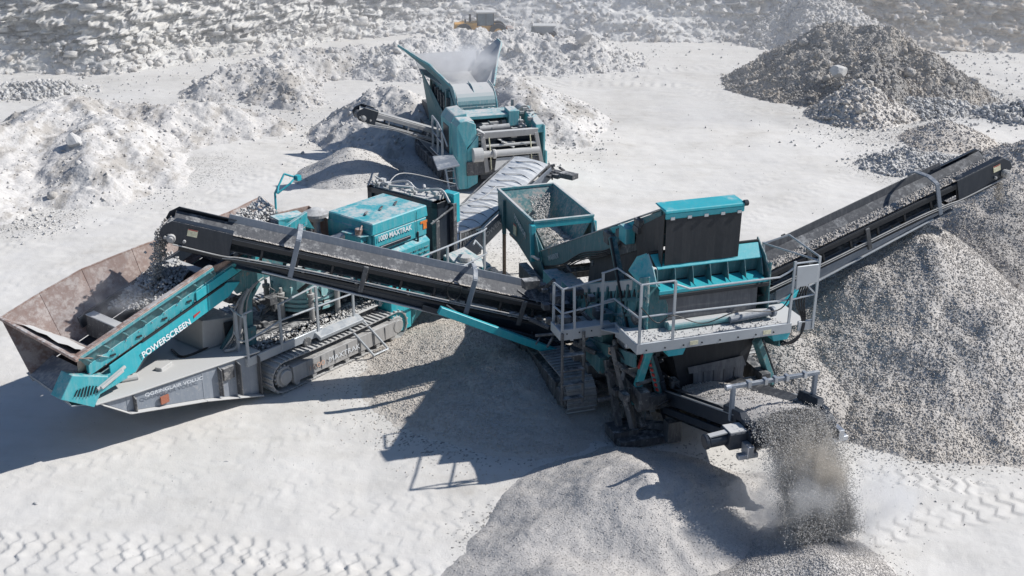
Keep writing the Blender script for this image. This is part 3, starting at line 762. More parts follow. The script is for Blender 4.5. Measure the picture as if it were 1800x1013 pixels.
def text(body, name, mat, parent, p0, p1, height, nrm_hint, bold=.0, shear=0, off=.012, ref=None):
    """raised lettering from p0 towards p1 (local coordinates), letters stand along nrm x dir"""
    cu = D.curves.new(name, 'FONT'); cu.body = body; cu.size = 1; cu.extrude = .004; cu.offset = bold; cu.shear = shear
    o = D.objects.new(name, cu); COL.objects.link(o)
    dg = bpy.context.evaluated_depsgraph_get(); dg.update(); me = D.meshes.new_from_object(o.evaluated_get(dg)); D.objects.remove(o); 
    co = np.array([v.co[:] for v in me.vertices]); mn, mx = co.min(0), co.max(0)
    p0, p1 = vec(p0), vec(p1); d = p1 - p0; L = d.length; d.normalize(); n = Vector(nrm_hint); n = (n - d * n.dot(d)).normalized(); up = n.cross(d)
    sx = L / (mx[0] - mn[0]); sy = height / (mx[1] - mn[1])
    for v in me.vertices:
        a = (v.co.x - mn[0]) * sx; b = (v.co.y - mn[1]) * sy
        v.co = p0 + d * a + up * b + n * (off + (.003 if v.co.z > 0 else 0))
    me.materials.clear(); me.materials.append(mat)
    q = D.objects.new(name, me); COL.objects.link(q); q.parent = parent; return q

class Inc:
    """inclined sub frame: s along, t to the side, n normal"""
    def __init__(s, p, q, side=None):
        s.p = vec(p); s.f = (vec(q) - vec(p)); s.L = s.f.length; s.f.normalize()
        s.t = Vector((0, 0, 1)).cross(s.f).normalized() if side is None else Vector(side).normalized()
        s.n = s.f.cross(s.t).normalized()
        if s.n.z < 0: s.n = -s.n
    def __call__(s, a, b, c): return s.p + s.f * a + s.t * b + s.n * c
    def box(s, mb, a0, a1, b0, b1, c0, c1):
        return mb.hexa([s(a0, b0, c0), s(a1, b0, c0), s(a1, b1, c0), s(a0, b1, c0), s(a0, b0, c1), s(a1, b0, c1), s(a1, b1, c1), s(a0, b1, c1)])

def belt_gravel(name, label, fr, inc, a0, a1, half, c, seed, mat, r0=.015, r1=.04, n=900, crown=.05):
    """stone lying on a belt: bed and loose stones, one countless mass"""
    rg = np.random.default_rng(seed); V = []; ns = int((a1 - a0) / .06)
    grid = []
    for i in range(ns + 1):
        a = a0 + (a1 - a0) * i / ns
        row = []
        for j in range(9):
            b = (j / 8 * 2 - 1) * half * (1 + .25 * math.sin(a * 3.1 + seed) * .3)
            row.append(inc(a, b, c + crown * (1 - (j / 4 - 1) ** 2) * (.75 + .5 * rg.uniform())))
        grid.append(row)
    mb = MB(); mb.sheet(grid)
    A_ = rg.uniform(a0, a1, n); B_ = np.clip(rg.normal(0, .48, n), -1, 1) * half; r = r0 * (r1 / r0) ** (rg.uniform(size=n) ** 1.5)
    C_ = np.array([inc(a, b, c + crown * (1 - (b / half) ** 2) + rr * .2)[:] for a, b, rr in zip(A_, B_, r)])
    sv, sf = stones(C_, r, seed, simple=True)
    V0 = np.array([v[:] for v in mb.V]); F0 = np.array([(f[0], f[1], f[2]) for f in mb.F] + [(f[0], f[2], f[3]) for f in mb.F])
    V = np.concatenate([V0, sv]); F = np.concatenate([F0, sf + len(V0)])
    o = mesh_obj(name, V, F, mat); o.location = Vector(fr.o); o.rotation_euler = (0, 0, math.radians(fr.ang))
    return tag(o, label, "gravel", kind="stuff")

def warning_label(root, p, u, v, n, w_, h_, name="warning_label"):
    """cream sticker with a red heading band and dark lines"""
    p, u, v, n = vec(p), Vector(u).normalized(), Vector(v).normalized(), Vector(n).normalized()
    q = lambda a, b, c: p + u * a + v * b + n * c
    def card(mb, a0, a1, b0, b1, c): mb.add([q(a0, b0, c), q(a1, b0, c), q(a1, b1, c), q(a0, b1, c)], [(0, 1, 2, 3)])
    m = MB(); card(m, 0, w_, 0, h_, .006); o = m.part(name, M['labelyellow'], root, bevel=0)
    r = MB(); card(r, w_ * .04, w_ * .96, h_ * .84, h_ * .98, .009); r.part("heading_band", M['redmark'], o, bevel=0)
    return o

def conveyor(root, part_name, p, q, width, label=None, beam=.26, pan=.34, skirt=.16, hoops=(), head_len=1.0, near=-1, mats=None, guard=True, lab=True, taper=0):
    """troughed belt conveyor. near = sign of the side that faces the camera. returns the frame part and its Inc"""
    I = Inc(p, q); L = I.L; h = width / 2
    mt = dict(beam=M['black'], pan=M['dark'], skirt=M['steel'], belt=M['belt']); mt.update(mats or {})
    m = MB()
    for s in (-1, 1):      # side beams: top and bottom chord with open webs
        I.box(m, 0, L - .1, s * h - .03, s * h + .03, .05, .05 + .12)
        I.box(m, 0, L - .2, s * h - .03, s * h + .03, -beam, -beam + .07)
        k = 0.35
        while k < L - .4:
            I.box(m, k, k + .05, s * h - .02, s * h + .02, -beam + .07, .05); k += .62
    k = .5
    while k < L - .3:      # cross members
        I.box(m, k, k + .06, -h, h, -beam + .005, -beam + .05); k += 1.0
    fr = m.part(part_name, mt['beam'], root, label)
    # carrying belt in a trough, returning belt below
    b = MB(); nb = int(L / .12); g = []
    for i in range(nb + 1):
        a = L * i / nb; g.append([I(a, (j / 6 * 2 - 1) * h * .93, .02 + .17 * abs(j / 3 - 1) ** 1.5) for j in range(7)])
    b.sheet(g)
    I.box(b, .1, L - .05, -h * .85, h * .85, -.115, -.10)
    bl = b.part("belt", mt['belt'], fr, bevel=0)
    dr = MB(); dr.tube(I(L, -h * .9, -.03), I(L, h * .9, -.03), .115, 20); dr.tube(I(0, -h * .9, -.03), I(0, h * .9, -.03), .11, 18)
    dr.tube(I(L, -h - .08, -.03), I(L, h + .08, -.03), .03, 10)
    dr.part("drum", M['grimeshade'], fr, bevel=0)
    # belly pan under the return belt that shows below the near beam
    c = MB(); a0_, a1_ = .5, L - head_len - .1
    c.plate([I(a0_, near * (h + .03), -beam + .02), I(a1_, near * (h + .03), -beam + .02), I(a1_, near * (h - .05), -pan * .8), I(a0_, near * (h - .05), -pan - .10)], .015)
    e = MB(); e.bar(I(a0_, near * (h - .02), -pan - .11), I(a1_ - .5, near * (h - .0), -pan * .85), .06, .035, I.n); e.part("pan_edge", M['galv'], fr)
    I.box(c, .6, L - 1.2, -h + .05, h - .08, -pan - .02, -pan)
    c.part("belly_pan", mt['pan'], fr)
    sk = MB()              # rubber skirts / wind boards
    for s, hh in ((-near, skirt), (near, skirt * .2)):
        sk.hexa([I(.2, s * h * .90, .10), I(L - .9, s * h * .90, .10), I(L - .9, s * (h * .92 + .01), .10), I(.2, s * (h * .92 + .01), .10),
                 I(.2, s * (h + .02), .10 + hh), I(L - .9, s * (h + .02), .10 + hh), I(L - .9, s * (h + .035), .10 + hh), I(.2, s * (h + .035), .10 + hh)])
    sk.part("skirt_board", mt['skirt'], fr)
    if guard:              # boxed head guards
        gd = MB()
        for s in (-1, 1):
            A_, B_ = (h + .02, h + .045)
            pts = lambda bb: [I(L - head_len, s * bb, -.20), I(L + .05, s * bb, -.16), I(L + .16, s * bb, -.02), I(L + .12, s * bb, .12), I(L - .02, s * bb, .24), I(L - head_len, s * bb, .23)]
            gd.plate(pts(h + .04), .02)
            gd.plate([I(L - head_len, s * (h + .04), .235), I(L - .02, s * (h + .04), .245), I(L - .08, s * (h - .07), .275), I(L - head_len, s * (h - .07), .262)], .015)
        g_ = gd.part("head_guard", M['dark'], fr)
        mo = MB(); mo.tube(I(L - .06, near * (h + .05), -.06), I(L - .06, near * (h + .13), -.06), .075, 16); mo.tube(I(L - .06, near * (h + .12), -.06), I(L - .06, near * (h + .17), -.06), .045, 12)
        for aa in (-.22, .1): mo.tube(I(L - .06 + aa, near * (h + .05), -.07), I(L - .06 + aa, near * (h + .1), -.07), .03, 10)
        mo.part("drum_bearing", M['pipe'], fr)
        if lab:
            warning_label(root if False else fr, I(L - .30, near * (h + .055), .04), I.f * -1 if near > 0 else I.f, I.n, I.t * near, .17, .13)
    bp = MB()              # hydraulic pipes along the near beam
    pts = [I(.3, near * (h + .05), -.12), I(L * .3, near * (h + .05), -.13), I(L * .62, near * (h + .05), -.12), I(L - head_len - .3, near * (h + .06), -.15), I(L - head_len + .1, near * (h + .06), -.19), I(L - .1, near * (h + .08), -.16)]
    bp.curve(pts, .014); bp.curve([v - I.n * .04 for v in pts[:5]], .010)
    bp.part("hydraulic_pipe", M['pipe'], fr, bevel=0)
    for a, tall in hoops:
        hp = MB(); z1 = .12 + tall
        for s in (-1, 1):
            hp.bar(I(a, s * (h + .05), -beam - .05), I(a, s * (h + .05), z1 * .8), .09, .035, I.t)
        if tall > .3:
            hp.bar(I(a, near * (h + .05), z1 * .8), I(a, near * h * .5, z1), .09, .03, I.n); hp.bar(I(a, -near * (h + .05), z1 * .8), I(a, -near * h * .5, z1), .09, .03, I.n)
            hp.bar(I(a, -h * .5, z1), I(a, h * .5, z1), .09, .03, I.n)
        hp.part("support_hoop", M['steel'] if tall > .3 else M['grimeshade'], fr)
    ro = MB(); k = .45
    while k < L - .5:
        ro.tube(I(k, near * (h + .02), -.19), I(k, near * (h - .2), -.19), .028, 8); k += .95
    ro.part("return_roller", M['pipe'], fr, bevel=0)
    return fr, I

def crawler(root, x0, x1, y0, y1, hgt, axis, mat_pad, mat_frame, npad=34, out=1, zb=.02, text_side=None, cover=True):
    """one crawler track running along the given axis between x0..x1 with width y0..y1"""
    def L(a, b, z): return (a, b, z) if axis == 'x' else (b, a, z)
    r = hgt / 2; cz = zb + r; a0, a1 = x0 + r, x1 - r; per = 2 * (a1 - a0) + 2 * PI * r
    m = MB(); n = int(per / .115)
    def loc(s):
        s %= per
        if s < a1 - a0: return a0 + s, cz + r, 0.0
        s -= a1 - a0
        if s < PI * r: t = s / r; return a1 + r * math.sin(t), cz + r * math.cos(t), t
        s -= PI * r
        if s < a1 - a0: return a1 - s, cz - r, PI
        s -= a1 - a0; t = s / r; return a0 - r * math.sin(t), cz - r * math.cos(t), PI + t
    for i in range(n):
        s0 = per * i / n; s1 = per * (i + .93) / n
        (ax, az, t0), (bx_, bz, t1) = loc(s0), loc(s1)
        sag = lambda a, z: -.02 * math.sin(PI * max(0, min(1, (a - a0) / (a1 - a0)))) if z > cz + r * .9 else 0
        az += sag(ax, az); bz += sag(bx_, bz)
        d = Vector((bx_ - ax, 0, bz - az)).normalized(); nn = Vector((-d.z, 0, d.x))
        def Q(a, z, k, b): return L(a + nn.x * k, b, z + nn.z * k)
        m.hexa([Q(ax, az, -.02, y0), Q(bx_, bz, -.02, y0), Q(bx_, bz, -.02, y1), Q(ax, az, -.02, y1), Q(ax, az, .0, y0), Q(bx_, bz, .0, y0), Q(bx_, bz, .0, y1), Q(ax, az, .0, y1)])
        gx, gz = ax + d.x * .02, az + d.z * .02; hx, hz = gx + d.x * .018, gz + d.z * .018
        m.hexa([Q(gx, gz, 0, y0), Q(hx, hz, 0, y0), Q(hx, hz, 0, y1), Q(gx, gz, 0, y1), Q(gx, gz, .026, y0), Q(hx, hz, .026, y0), Q(hx, hz, .026, y1), Q(gx, gz, .026, y1)])
    tr = m.part("track", mat_pad, root, bevel=0)
    yo = y0 if out < 0 else y1; yi = yo - out * .05
    fm = MB()
    z0, z1 = cz - r * .55, cz + r * .45
    e0, e1 = a0 + r * .55, a1 - r * .15
    fm.hexa([L(e0, yo + out * .045, z0), L(e1, yo + out * .045, z0), L(e1, y0 if out > 0 else y1, z0), L(e0, y0 if out > 0 else y1, z0),
             L(e0, yo + out * .03, z1), L(e1, yo + out * .03, z1), L(e1, y0 if out > 0 else y1, z1), L(e0, y0 if out > 0 else y1, z1)])
    for k in np.linspace(e0, e1, 9)[1:-1]:
        fm.box(*(sum([sorted((k - .006, k + .006)), sorted((yo + out * .03, yo + out * .055))], []) if axis == 'x' else sum([sorted((yo + out * .03, yo + out * .055)), sorted((k - .006, k + .006))], [])), z0 + .02, z1 - .02)
    for k in np.linspace(e0 + .1, e1 - .1, 7):
        fm.tube(L(k, yo - out * .12, z0 - .03), L(k, yo + out * .02, z0 - .03), .06, 12)
    fm.part("track_frame", mat_frame, tr)
    sp = MB()
    for c_, rr in ((a0, r * .62), (a1, r * .62)):
        sp.tube(L(c_, yo - out * .2, cz), L(c_, yo - out * .01, cz), rr, 24); sp.tube(L(c_, yo - out * .01, cz), L(c_, yo + out * .05, cz), rr * .72, 22)
        for i in range(14):
            t = 2 * PI * i / 14; sp.bar(L(c_ + rr * .95 * math.cos(t), yo - out * .06, cz + rr * .95 * math.sin(t)), L(c_ + rr * 1.15 * math.cos(t), yo - out * .06, cz + rr * 1.15 * math.sin(t)), .05, .04)
    sp.part("sprocket", mat_frame, tr, bevel=.01)
    return tr
def rail(root, name, rails, posts, r=.022, mat=None, label=None):
    m = MB()
    for p in rails: m.path(p, r * .9)
    for a, b in posts: m.bar(a, b, r * 2.3, r * 1.5)
    return m.part(name, mat or M['galv'], root, label, bevel=0)
def clutter(mb, rr, x0, x1, y0, y1, z0, z1, n, s=(.04, .16), tubes=.5):
    """brackets, valve blocks and short pipes that fill a machinery bay"""
    for _ in range(n):
        c = Vector((rr.uniform(x0, x1), rr.uniform(y0, y1), rr.uniform(z0, z1))); k = rr.uniform(*s)
        if rr.random() < tubes:
            d = Vector((rr.gauss(0, 1), rr.gauss(0, 1), rr.gauss(0, .6))).normalized() * k * 2.2
            mb.tube(c - d / 2, c + d / 2, k * rr.uniform(.12, .3), 8)
        else:
            mb.box(c.x - k * rr.uniform(.3, .8), c.x + k * rr.uniform(.3, .8), c.y - k * rr.uniform(.3, .8), c.y + k * rr.uniform(.3, .8), c.z - k * rr.uniform(.2, .6), c.z + k * rr.uniform(.2, .6))
    return mb
def rubble_on(name, label, fr, pts_fn, n, r0, r1, seed, mat):
    rg = np.random.default_rng(seed); r = r0 * (r1 / r0) ** (rg.uniform(size=n) ** 1.8)
    C_ = np.array([tuple(pts_fn(rg.uniform(), rg.uniform())) for _ in range(n)]); C_[:, 2] += r * .3
    sv, sf = stones(C_, r, seed, simple=r1 < .05)
    o = mesh_obj(name, sv, sf, mat); o.location = Vector(fr.o); o.rotation_euler = (0, 0, math.radians(fr.ang))
    return tag(o, label, "loose stones", kind="stuff")
# ================================================================== CONE CRUSHER (left)
cc = empty("cone_crusher", CF, "teal crusher on dusty tracks with a long open rusty hopper at its left end", "stone crusher")
P = CF.P
crawler(cc, -1.80, 1.78, -1.47, -1.03, .62, 'x', M['track'], M['pipe'], out=-1)
crawler(cc, -1.80, 1.78, 1.03, 1.47, .62, 'x', M['track'], M['chassis'], out=1)
text("1000", "lettering", M['paleorange'], cc, (-.95, -1.53, .27), (-.58, -1.53, .27), .10, (0, -1, .08), off=.02)
text("MAXTRAK", "lettering", M['greytext'], cc, (-.46, -1.53, .27), (.35, -1.53, .27), .10, (0, -1, .08), off=.02)
# chassis
m = MB(); m.box(-1.9, 3.2, -.80, .80, .42, .86); m.box(-1.9, 1.6, -1.02, 1.02, .62, .74)
m.box(-1.3, -.9, -1.05, 1.05, .25, .5); m.box(.9, 1.3, -1.05, 1.05, .25, .5)
m.hexa([(2.4, -.8, .5), (4.3, -.55, .35), (4.3, .55, .35), (2.4, .8, .5), (2.4, -.8, .9), (4.3, -.6, .62), (4.3, .6, .62), (2.4, .8, .9)])
m.part("chassis", M['grimeshade'], cc)
# tapering front frame with dust covered deck, web ribs and lower flange
fr_out = [(-4.50, -.92), (-2.85, -1.16), (-1.88, -1.24)]
m = MB()
prof_ = [(-4.86, -.86, .98, 1.0), (-4.42, -.93, .66, .96), (-3.05, -1.13, .40, .94), (-1.90, -1.24, .08, .92)]
for (xa, ya, ba, ta), (xb, yb, bb, tb) in zip(prof_[:-1], prof_[1:]):
    for s in (1, -1):
        m.hexa([(xa, s * ya, ba), (xb, s * yb, bb), (xb, s * (yb + .05), bb), (xa, s * (ya + .05), ba), (xa, s * ya, ta), (xb, s * yb, tb), (xb, s * (yb + .05), tb), (xa, s * (ya + .05), ta)])
fb = m.part("front_frame", M['chassis'], cc)
m = MB()
for (xa, ya, ba, ta), (xb, yb, bb, tb) in zip(prof_[:-1], prof_[1:]):
    for s in (1, -1):
        m.hexa([(xa, s * (ya - .10), ba - .025), (xb, s * (yb - .10), bb - .025), (xb, s * (yb + .12), bb - .025), (xa, s * (ya + .12), ba - .025), (xa, s * (ya - .10), ba), (xb, s * (yb - .10), bb), (xb, s * (yb + .12), bb), (xa, s * (ya + .12), ba)])
m.part("lower_flange", M['deck'], fb)
m = MB()
pl = [(-4.95, -.90, .99), (-4.42, -1.0, .975), (-1.88, -1.31, .945), (-1.88, 1.31, .945), (-4.42, 1.0, .975), (-4.95, .90, .99)]
m.plate(pl, .03, 0)
m.part("deck_plate", M['deck'], fb)
m = MB()
for xx, yy_, b, t_, w_ in ((-4.30, -.95, .62, .93, .09), (-2.72, -1.15, .34, .92, .12), (-2.36, -1.19, .24, .92, .15), (-1.93, -1.25, .10, .9, .1)):
    m.plate([(xx, yy_, b), (xx, yy_ - w_, b + .02), (xx, yy_ - w_, t_ - .05), (xx, yy_, t_)], .025)
m.box(-2.66, -2.42, -1.24, -1.17, .62, .86)
m.part("web_rib", M['grimeshade'], fb)
m = MB(); m.box(-3.86, -3.70, -1.075, -1.045, .60, .74); m.part("rusty_plate", M['rustplate'], fb, bevel=0)
text("QGRINGLAIR VOLUC", "lettering", M['greytext'], fb, (-4.12, -1.0, .835), (-3.06, -1.155, .80), .075, (-.12, -1, .0), off=.03, bold=.01)
m = MB(); m.bar((-4.0, -.45, 1.03), (-3.2, .15, 1.03), .10, .09); m.bar((-3.55, -.62, 1.0), (-3.25, -.52, 1.0), .14, .08)
m.tube((-4.2, -.5, 1.03), (-3.95, -.62, 1.03), .05, 10)
m.part("deck_bracket", M['deck'], fb)
m = MB(); m.curve([(-2.9, -.1, 1.0), (-2.95, -.5, 1.0), (-2.5, -.55, 1.01), (-2.1, -.45, 1.02), (-1.8, -.7, 1.05)], .022); m.part("hose", M['hose'], fb, bevel=0)
# ---- feeder / hopper, inclined
def zl(x): return 1.79 + (x + 4.64) * .283     # line where hopper side starts
YN = -.84
m = MB()      # upper channel of the near side
m.hexa([(-4.95, YN, zl(-4.95) - .21), (-.15, YN, zl(-.15) - .26), (-.15, YN + .06, zl(-.15) - .26), (-4.95, YN + .06, zl(-4.95) - .21),
        (-4.95, YN - .02, zl(-4.95)), (-.15, YN - .02, zl(-.15)), (-.15, YN + .06, zl(-.15)), (-4.95, YN + .06, zl(-4.95))])
m.hexa([(-4.95, .78, zl(-4.95) - .5), (-.15, .78, zl(-.15) - .6), (-.15, .84, zl(-.15) - .6), (-4.95, .84, zl(-4.95) - .5),
        (-4.95, .78, zl(-4.95) - .38), (-.15, .78, zl(-.15) - .38), (-.15, .84, zl(-.15) - .38), (-4.95, .84, zl(-4.95) - .38)])
feeder = m.part("feeder_frame", M['teal'], cc)
m = MB()      # lower plate with the maker's name, deeper at the tail
m.plate([(-4.60, YN - .03, zl(-4.60) - .24), (-2.12, YN - .03, zl(-2.12) - .25), (-1.84, YN - .03, zl(-1.84) - .40), (-2.1, YN - .03, zl(-2.1) - .52), (-3.95, YN - .03, zl(-3.95) - .53), (-4.14, YN - .03, zl(-4.14) - .66), (-4.60, YN - .03, zl(-4.60) - .58)], .025)
m.plate([(-2.8, YN - .035, zl(-2.8) - .03), (-1.98, YN - .035, zl(-1.98) - .03), (-1.86, YN - .035, zl(-1.86) - .2), (-2.8, YN - .035, zl(-2.8) - .2)], .02)
m.part("name_plate", M['tealclean'], feeder)
text("POWERSCREEN", "lettering", M['white'], feeder, (-3.98, YN - .06, zl(-3.98) - .50), (-2.98, YN - .06, zl(-2.98) - .50), .115, (0, -1, 0), bold=.02, off=.01)
m = MB(); m.plate([(-2.90, YN - .05, zl(-2.90) - .45), (-2.76, YN - .05, zl(-2.76) - .42), (-2.76, YN - .05, zl(-2.76) - .40), (-2.90, YN - .05, zl(-2.90) - .40)], .01); m.part("red_flash", M['redmark'], feeder, bevel=0)
m = MB()
for x in np.arange(-4.5, -.5, .52): m.box(x - .05, x + .05, YN - .035, YN - .019, zl(x) - .13, zl(x) - .10)
m.bar((-3.95, YN - .045, zl(-3.95) - .225), (-2.2, YN - .045, zl(-2.2) - .235), .02, .03)
m.part("slot", M['darkmark'], feeder, bevel=0)
m = MB()
for x in np.arange(-4.75, -.3, .26):
    m.tube((x, YN - .02, zl(x) - .03), (x, YN - .034, zl(x) - .03), .011, 6); m.tube((x + .1, YN - .02, zl(x + .1) - .18), (x + .1, YN - .034, zl(x + .1) - .18), .011, 6)
m.part("bolt", M['silver'], feeder, bevel=0)
m = MB()      # inner web behind, its shadow put into the dull teal, carries to the top
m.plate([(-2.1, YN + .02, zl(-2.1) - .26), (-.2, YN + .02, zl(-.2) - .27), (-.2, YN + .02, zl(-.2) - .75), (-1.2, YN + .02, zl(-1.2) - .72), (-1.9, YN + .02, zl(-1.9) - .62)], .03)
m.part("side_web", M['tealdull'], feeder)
# near hopper wing: ribbed outside, flared, rust rim on top
m = MB()
NR0, NR1 = (-5.18, -.95, 1.96), (-2.48, -.95, 2.69)
m.plate([(-4.98, YN, zl(-4.98)), (-2.30, YN, zl(-2.30)), NR1, NR0], .02)
hop = m.part("hopper", M['tealdull'], cc)
m = MB()
for k in np.linspace(.03, .97, 8):
    a = vec(NR0).lerp(vec(NR1), k); xb = -4.98 + 2.68 * k; b = Vector((xb, YN, zl(xb)))
    m.plate([b, a, a + Vector((0, -.01, -.02)), Vector((a.x, a.y - .04, a.z - .07)), Vector((b.x, b.y - .07, b.z + .03))], .02)
m.part("hopper_rib", M['tealdull'], hop)
m = MB(); m.bar(NR0, NR1, .11, .05, (0, 0, 1)); m.part("rim", M['rustrim'], hop)
m = MB(); m.bar((-5.2, -1.012, 1.93), (-2.48, -1.012, 2.66), .014, .05); m.part("rim_edge", M['tealdusty'], hop, bevel=0)
m = MB()      # inner faces: floor, near slope, far slope, end
zf = lambda x: zl(x) - .42
m.plate([(-5.0, -.55, zf(-5.0)), (-.2, -.55, zf(-.2)), (-2.50, -.925, 2.66), (-5.16, -.925, 1.94)], .015)
far = [(-5.22, 1.24, 2.05), (-4.5, 1.2, 2.27), (-3.72, 1.10, 2.50), (-2.80, .92, 2.66), (-1.9, .88, 2.72), (-.6, .9, 2.80), (.2, .9, 2.92), (.45, .8, 2.6)]
for a, b in zip(far[:-1], far[1:]):
    m.plate([(a[0] * 1.0, .56, zf(min(a[0], -.2))), (b[0], .56, zf(min(b[0], -.2))), b, a], .02)
m.plate([(-5.28, -1.12, 2.02), (-5.22, 1.24, 2.06), (-4.30, .55, zf(-4.3) + .02), (-4.30, -.55, zf(-4.3) + .02)], .02)
inn = m.part("hopper_lining", M['rust'], hop)
m = MB(); m.bar((-5.30, -1.18, 2.01), (-5.24, 1.27, 2.06), .06, .05)
for a, b in zip(far[:-1], far[1:]): m.bar(a, b, .03, .035)
m.part("rim", M['rustrim'], hop)
m = MB()      # dust fan lying in the tail corner of the hopper
g = []
for i in range(9):
    x = -5.15 + i * .07; g.append([(x + .02 * math.sin(j * 2.1 + i), -.9 + j * .22 + .03 * math.sin(i * 1.7 + j), 2.03 - i * .046 + .012 * math.cos(j * 1.3) + .03) for j in range(9)])
m.sheet(g); m.part("dust_lining", M["deck"], hop, bevel=0, smooth=True)
m = MB()
m.hexa([(-5.0, -.55, zf(-5.0) - .05), (-.1, -.55, zf(-.1) - .05), (-.1, .55, zf(-.1) - .05), (-5.0, .55, zf(-5.0) - .05), (-5.0, -.55, zf(-5.0) - .01), (-.1, -.55, zf(-.1) - .01), (-.1, .55, zf(-.1) - .01), (-5.0, .55, zf(-5.0) - .01)])
m.part("feeder_belt", M['rubber'], hop, bevel=0)
for x in (-4.05, -3.25, -2.35, -1.55):   # cross divider frames with dusty tops
    m = MB(); z = zf(x)
    m.hexa([(x - .05, -.56, z), (x + .05, -.56, z), (x + .05, .56, z), (x - .05, .56, z), (x - .02, -.62, z + .36), (x + .12, -.62, z + .37), (x + .12, .62, z + .37), (x - .02, .62, z + .36)])
    m.part("divider_frame", M['grimeshade'], hop)
    m = MB(); m.hexa([(x - .04, -.62, z + .37), (x + .14, -.62, z + .38), (x + .14, .62, z + .38), (x - .04, .62, z + .37), (x - .04, -.62, z + .39), (x + .14, -.62, z + .40), (x + .14, .62, z + .40), (x - .04, .62, z + .39)]); m.part("divider_cap", M['deck'], hop)
m = MB()
for s in (-.56, .56):
    m.bar((-4.2, s, zf(-4.2) + .30), (-1.0, s, zf(-1.0) + .30), .05, .22)
m.part("skirt_plate", M['dark'], hop)
# tail box with louvre
m = MB()
m.hexa([(-5.52, -.90, 1.32), (-4.98, -.90, .96), (-4.98, -.60, .96), (-5.52, -.60, 1.32), (-5.28, -.92, 1.66), (-4.66, -.92, 1.40), (-4.66, -.60, 1.40), (-5.28, -.60, 1.66)])
m.hexa([(-5.02, -.88, 1.10), (-4.30, -.88, 1.22), (-4.30, -.70, 1.22), (-5.02, -.70, 1.10), (-4.95, -.88, 1.34), (-4.30, -.88, 1.50), (-4.30, -.70, 1.50), (-4.95, -.70, 1.34)])
tb = m.part("tail_guard", M['teal'], cc)
m = MB()
for i in range(8):
    x = -5.30 + i * .055; zc = 1.29 + (i - 4) * -.012
    m.bar((x, -.925, zc - .09 + abs(i - 3.5) * .012), (x + .07, -.925, zc + .09 - abs(i - 3.5) * .012), .014, .014)
m.part("louvre", M['darkmark'], tb, bevel=0)
m = MB()
m.bar((-4.85, -.95, 1.28), (-4.42, -.95, 1.44), .09, .05); m.tube((-4.9, -.93, 1.26), (-4.35, -.93, 1.47), .03, 10)
m.part("take_up_screw", M['deck'], tb)
m = MB()
m.plate([(-4.74, .70, 1.37), (-4.92, -.85, 1.55), (-5.40, -.85, 1.25), (-5.20, .70, 1.17)], .02)
m.plate([(-5.20, .72, 1.18), (-5.42, -.88, 1.27), (-5.36, -.88, 1.15), (-5.14, .72, 1.08)], .02)
m.plate([(-4.74, .71, 1.37), (-5.20, .71, 1.17), (-5.12, .71, .98), (-4.6, .71, 1.1)], .02)
m.plate([(-5.14, .72, 1.06), (-5.36, -.88, 1.13), (-4.9, -.85, .98), (-4.7, .7, .98)], .02)
m.part("tail_pan", M['steel'], cc)
# ---- legs of the feeder, side cabinet
m = MB()
for y in (-.78, .72):
    m.bar((-1.72, y, .86), (-1.62, y, zl(-1.62) - .3), .15, .13); m.bar((-1.70, y - .05, 1.25), (-1.72, y - .05, .9), .19, .16)
m.bar((-2.3, -.7, .9), (-1.35, -.78, 2.0), .07, .07)
m.part("feeder_leg", M['tealdull'], cc)
m = MB(); m.hexa([(-2.55, -.55, .98), (-1.72, -.62, .98), (-1.72, .35, .98), (-2.55, .35, .98), (-2.50, -.55, 1.55), (-1.80, -.6, 1.42), (-1.80, .3, 1.42), (-2.50, .3, 1.55)]); m.part("valve_box", M['pipe'], cc)
m = MB(); m.plate([(-2.1, -.63, 1.02), (-1.76, -.63, 1.02), (-1.80, -.63, 1.36), (-2.1, -.63, 1.40)], .02); m.part("mesh_panel", M['darkmark'], cc, bevel=0)
rr = random.Random(3)
m = MB()
for i in range(4):
    x = -2.3 + i * .11; m.curve([(x, -.8, .98), (x + .15, -.95 + i * .03, 1.3), (x + .3, -.85, 1.7 + i * .05), (x + .7, -.82, 2.0 + i * .03), (x + 1.3, -.7, 2.1)], .016)
m.curve([(-2.35, -.9, 1.0), (-2.15, -1.0, 1.05), (-2.0, -.95, 1.4), (-1.9, -.92, 1.75), (-1.7, -.9, 2.0)], .03)
m.part("hose_bundle", M['pipe'], cc, bevel=0)
# ---- cone
m = MB(); c = (.24, -.18, 0)
m.lathe(c, [(.50, .86), (.52, 1.0), (.60, 1.02)], 36); 
m.part("cone_base", M['grimeshade'], cc, bevel=0)
m = MB(); m.lathe(c, [(.60, 1.0), (.69, 1.0), (.69, 1.05), (.63, 1.06), (.63, 1.09), (.70, 1.10), (.70, 1.15), (.64, 1.16), (.64, 1.19), (.70, 1.20), (.70, 1.25), (.63, 1.27)], 44)
bowl = m.part("bowl_rings", M['bowl'], cc, bevel=0)
m = MB(); m.lathe(c, [(.66, 1.26), (.66, 1.45), (.60, 1.62), (.50, 1.68), (.50, 1.80), (.56, 1.82), (.56, 1.88), (.42, 1.88)], 36)
for i in range(14):
    a = 2 * PI * i / 14; m.box(c[0] + .665 * math.cos(a) - .02, c[0] + .665 * math.cos(a) + .02, c[1] + .665 * math.sin(a) - .02, c[1] + .665 * math.sin(a) + .02, 1.24, 1.5)
m.part("cone_bonnet", M['bowl'], cc, bevel=0)
m = MB()
for i in range(8):
    a = 2 * PI * i / 8 + .2; x, y = c[0] + .76 * math.cos(a), c[1] + .76 * math.sin(a)
    m.tube((x, y, .86), (x, y, 1.34), .055, 12); m.tube((x, y, 1.34), (x, y, 1.40), .075, 12); m.tube((x, y, 1.40), (x, y, 1.5), .03, 8)
m.part("cylinder", M['pipe'], cc, bevel=0)
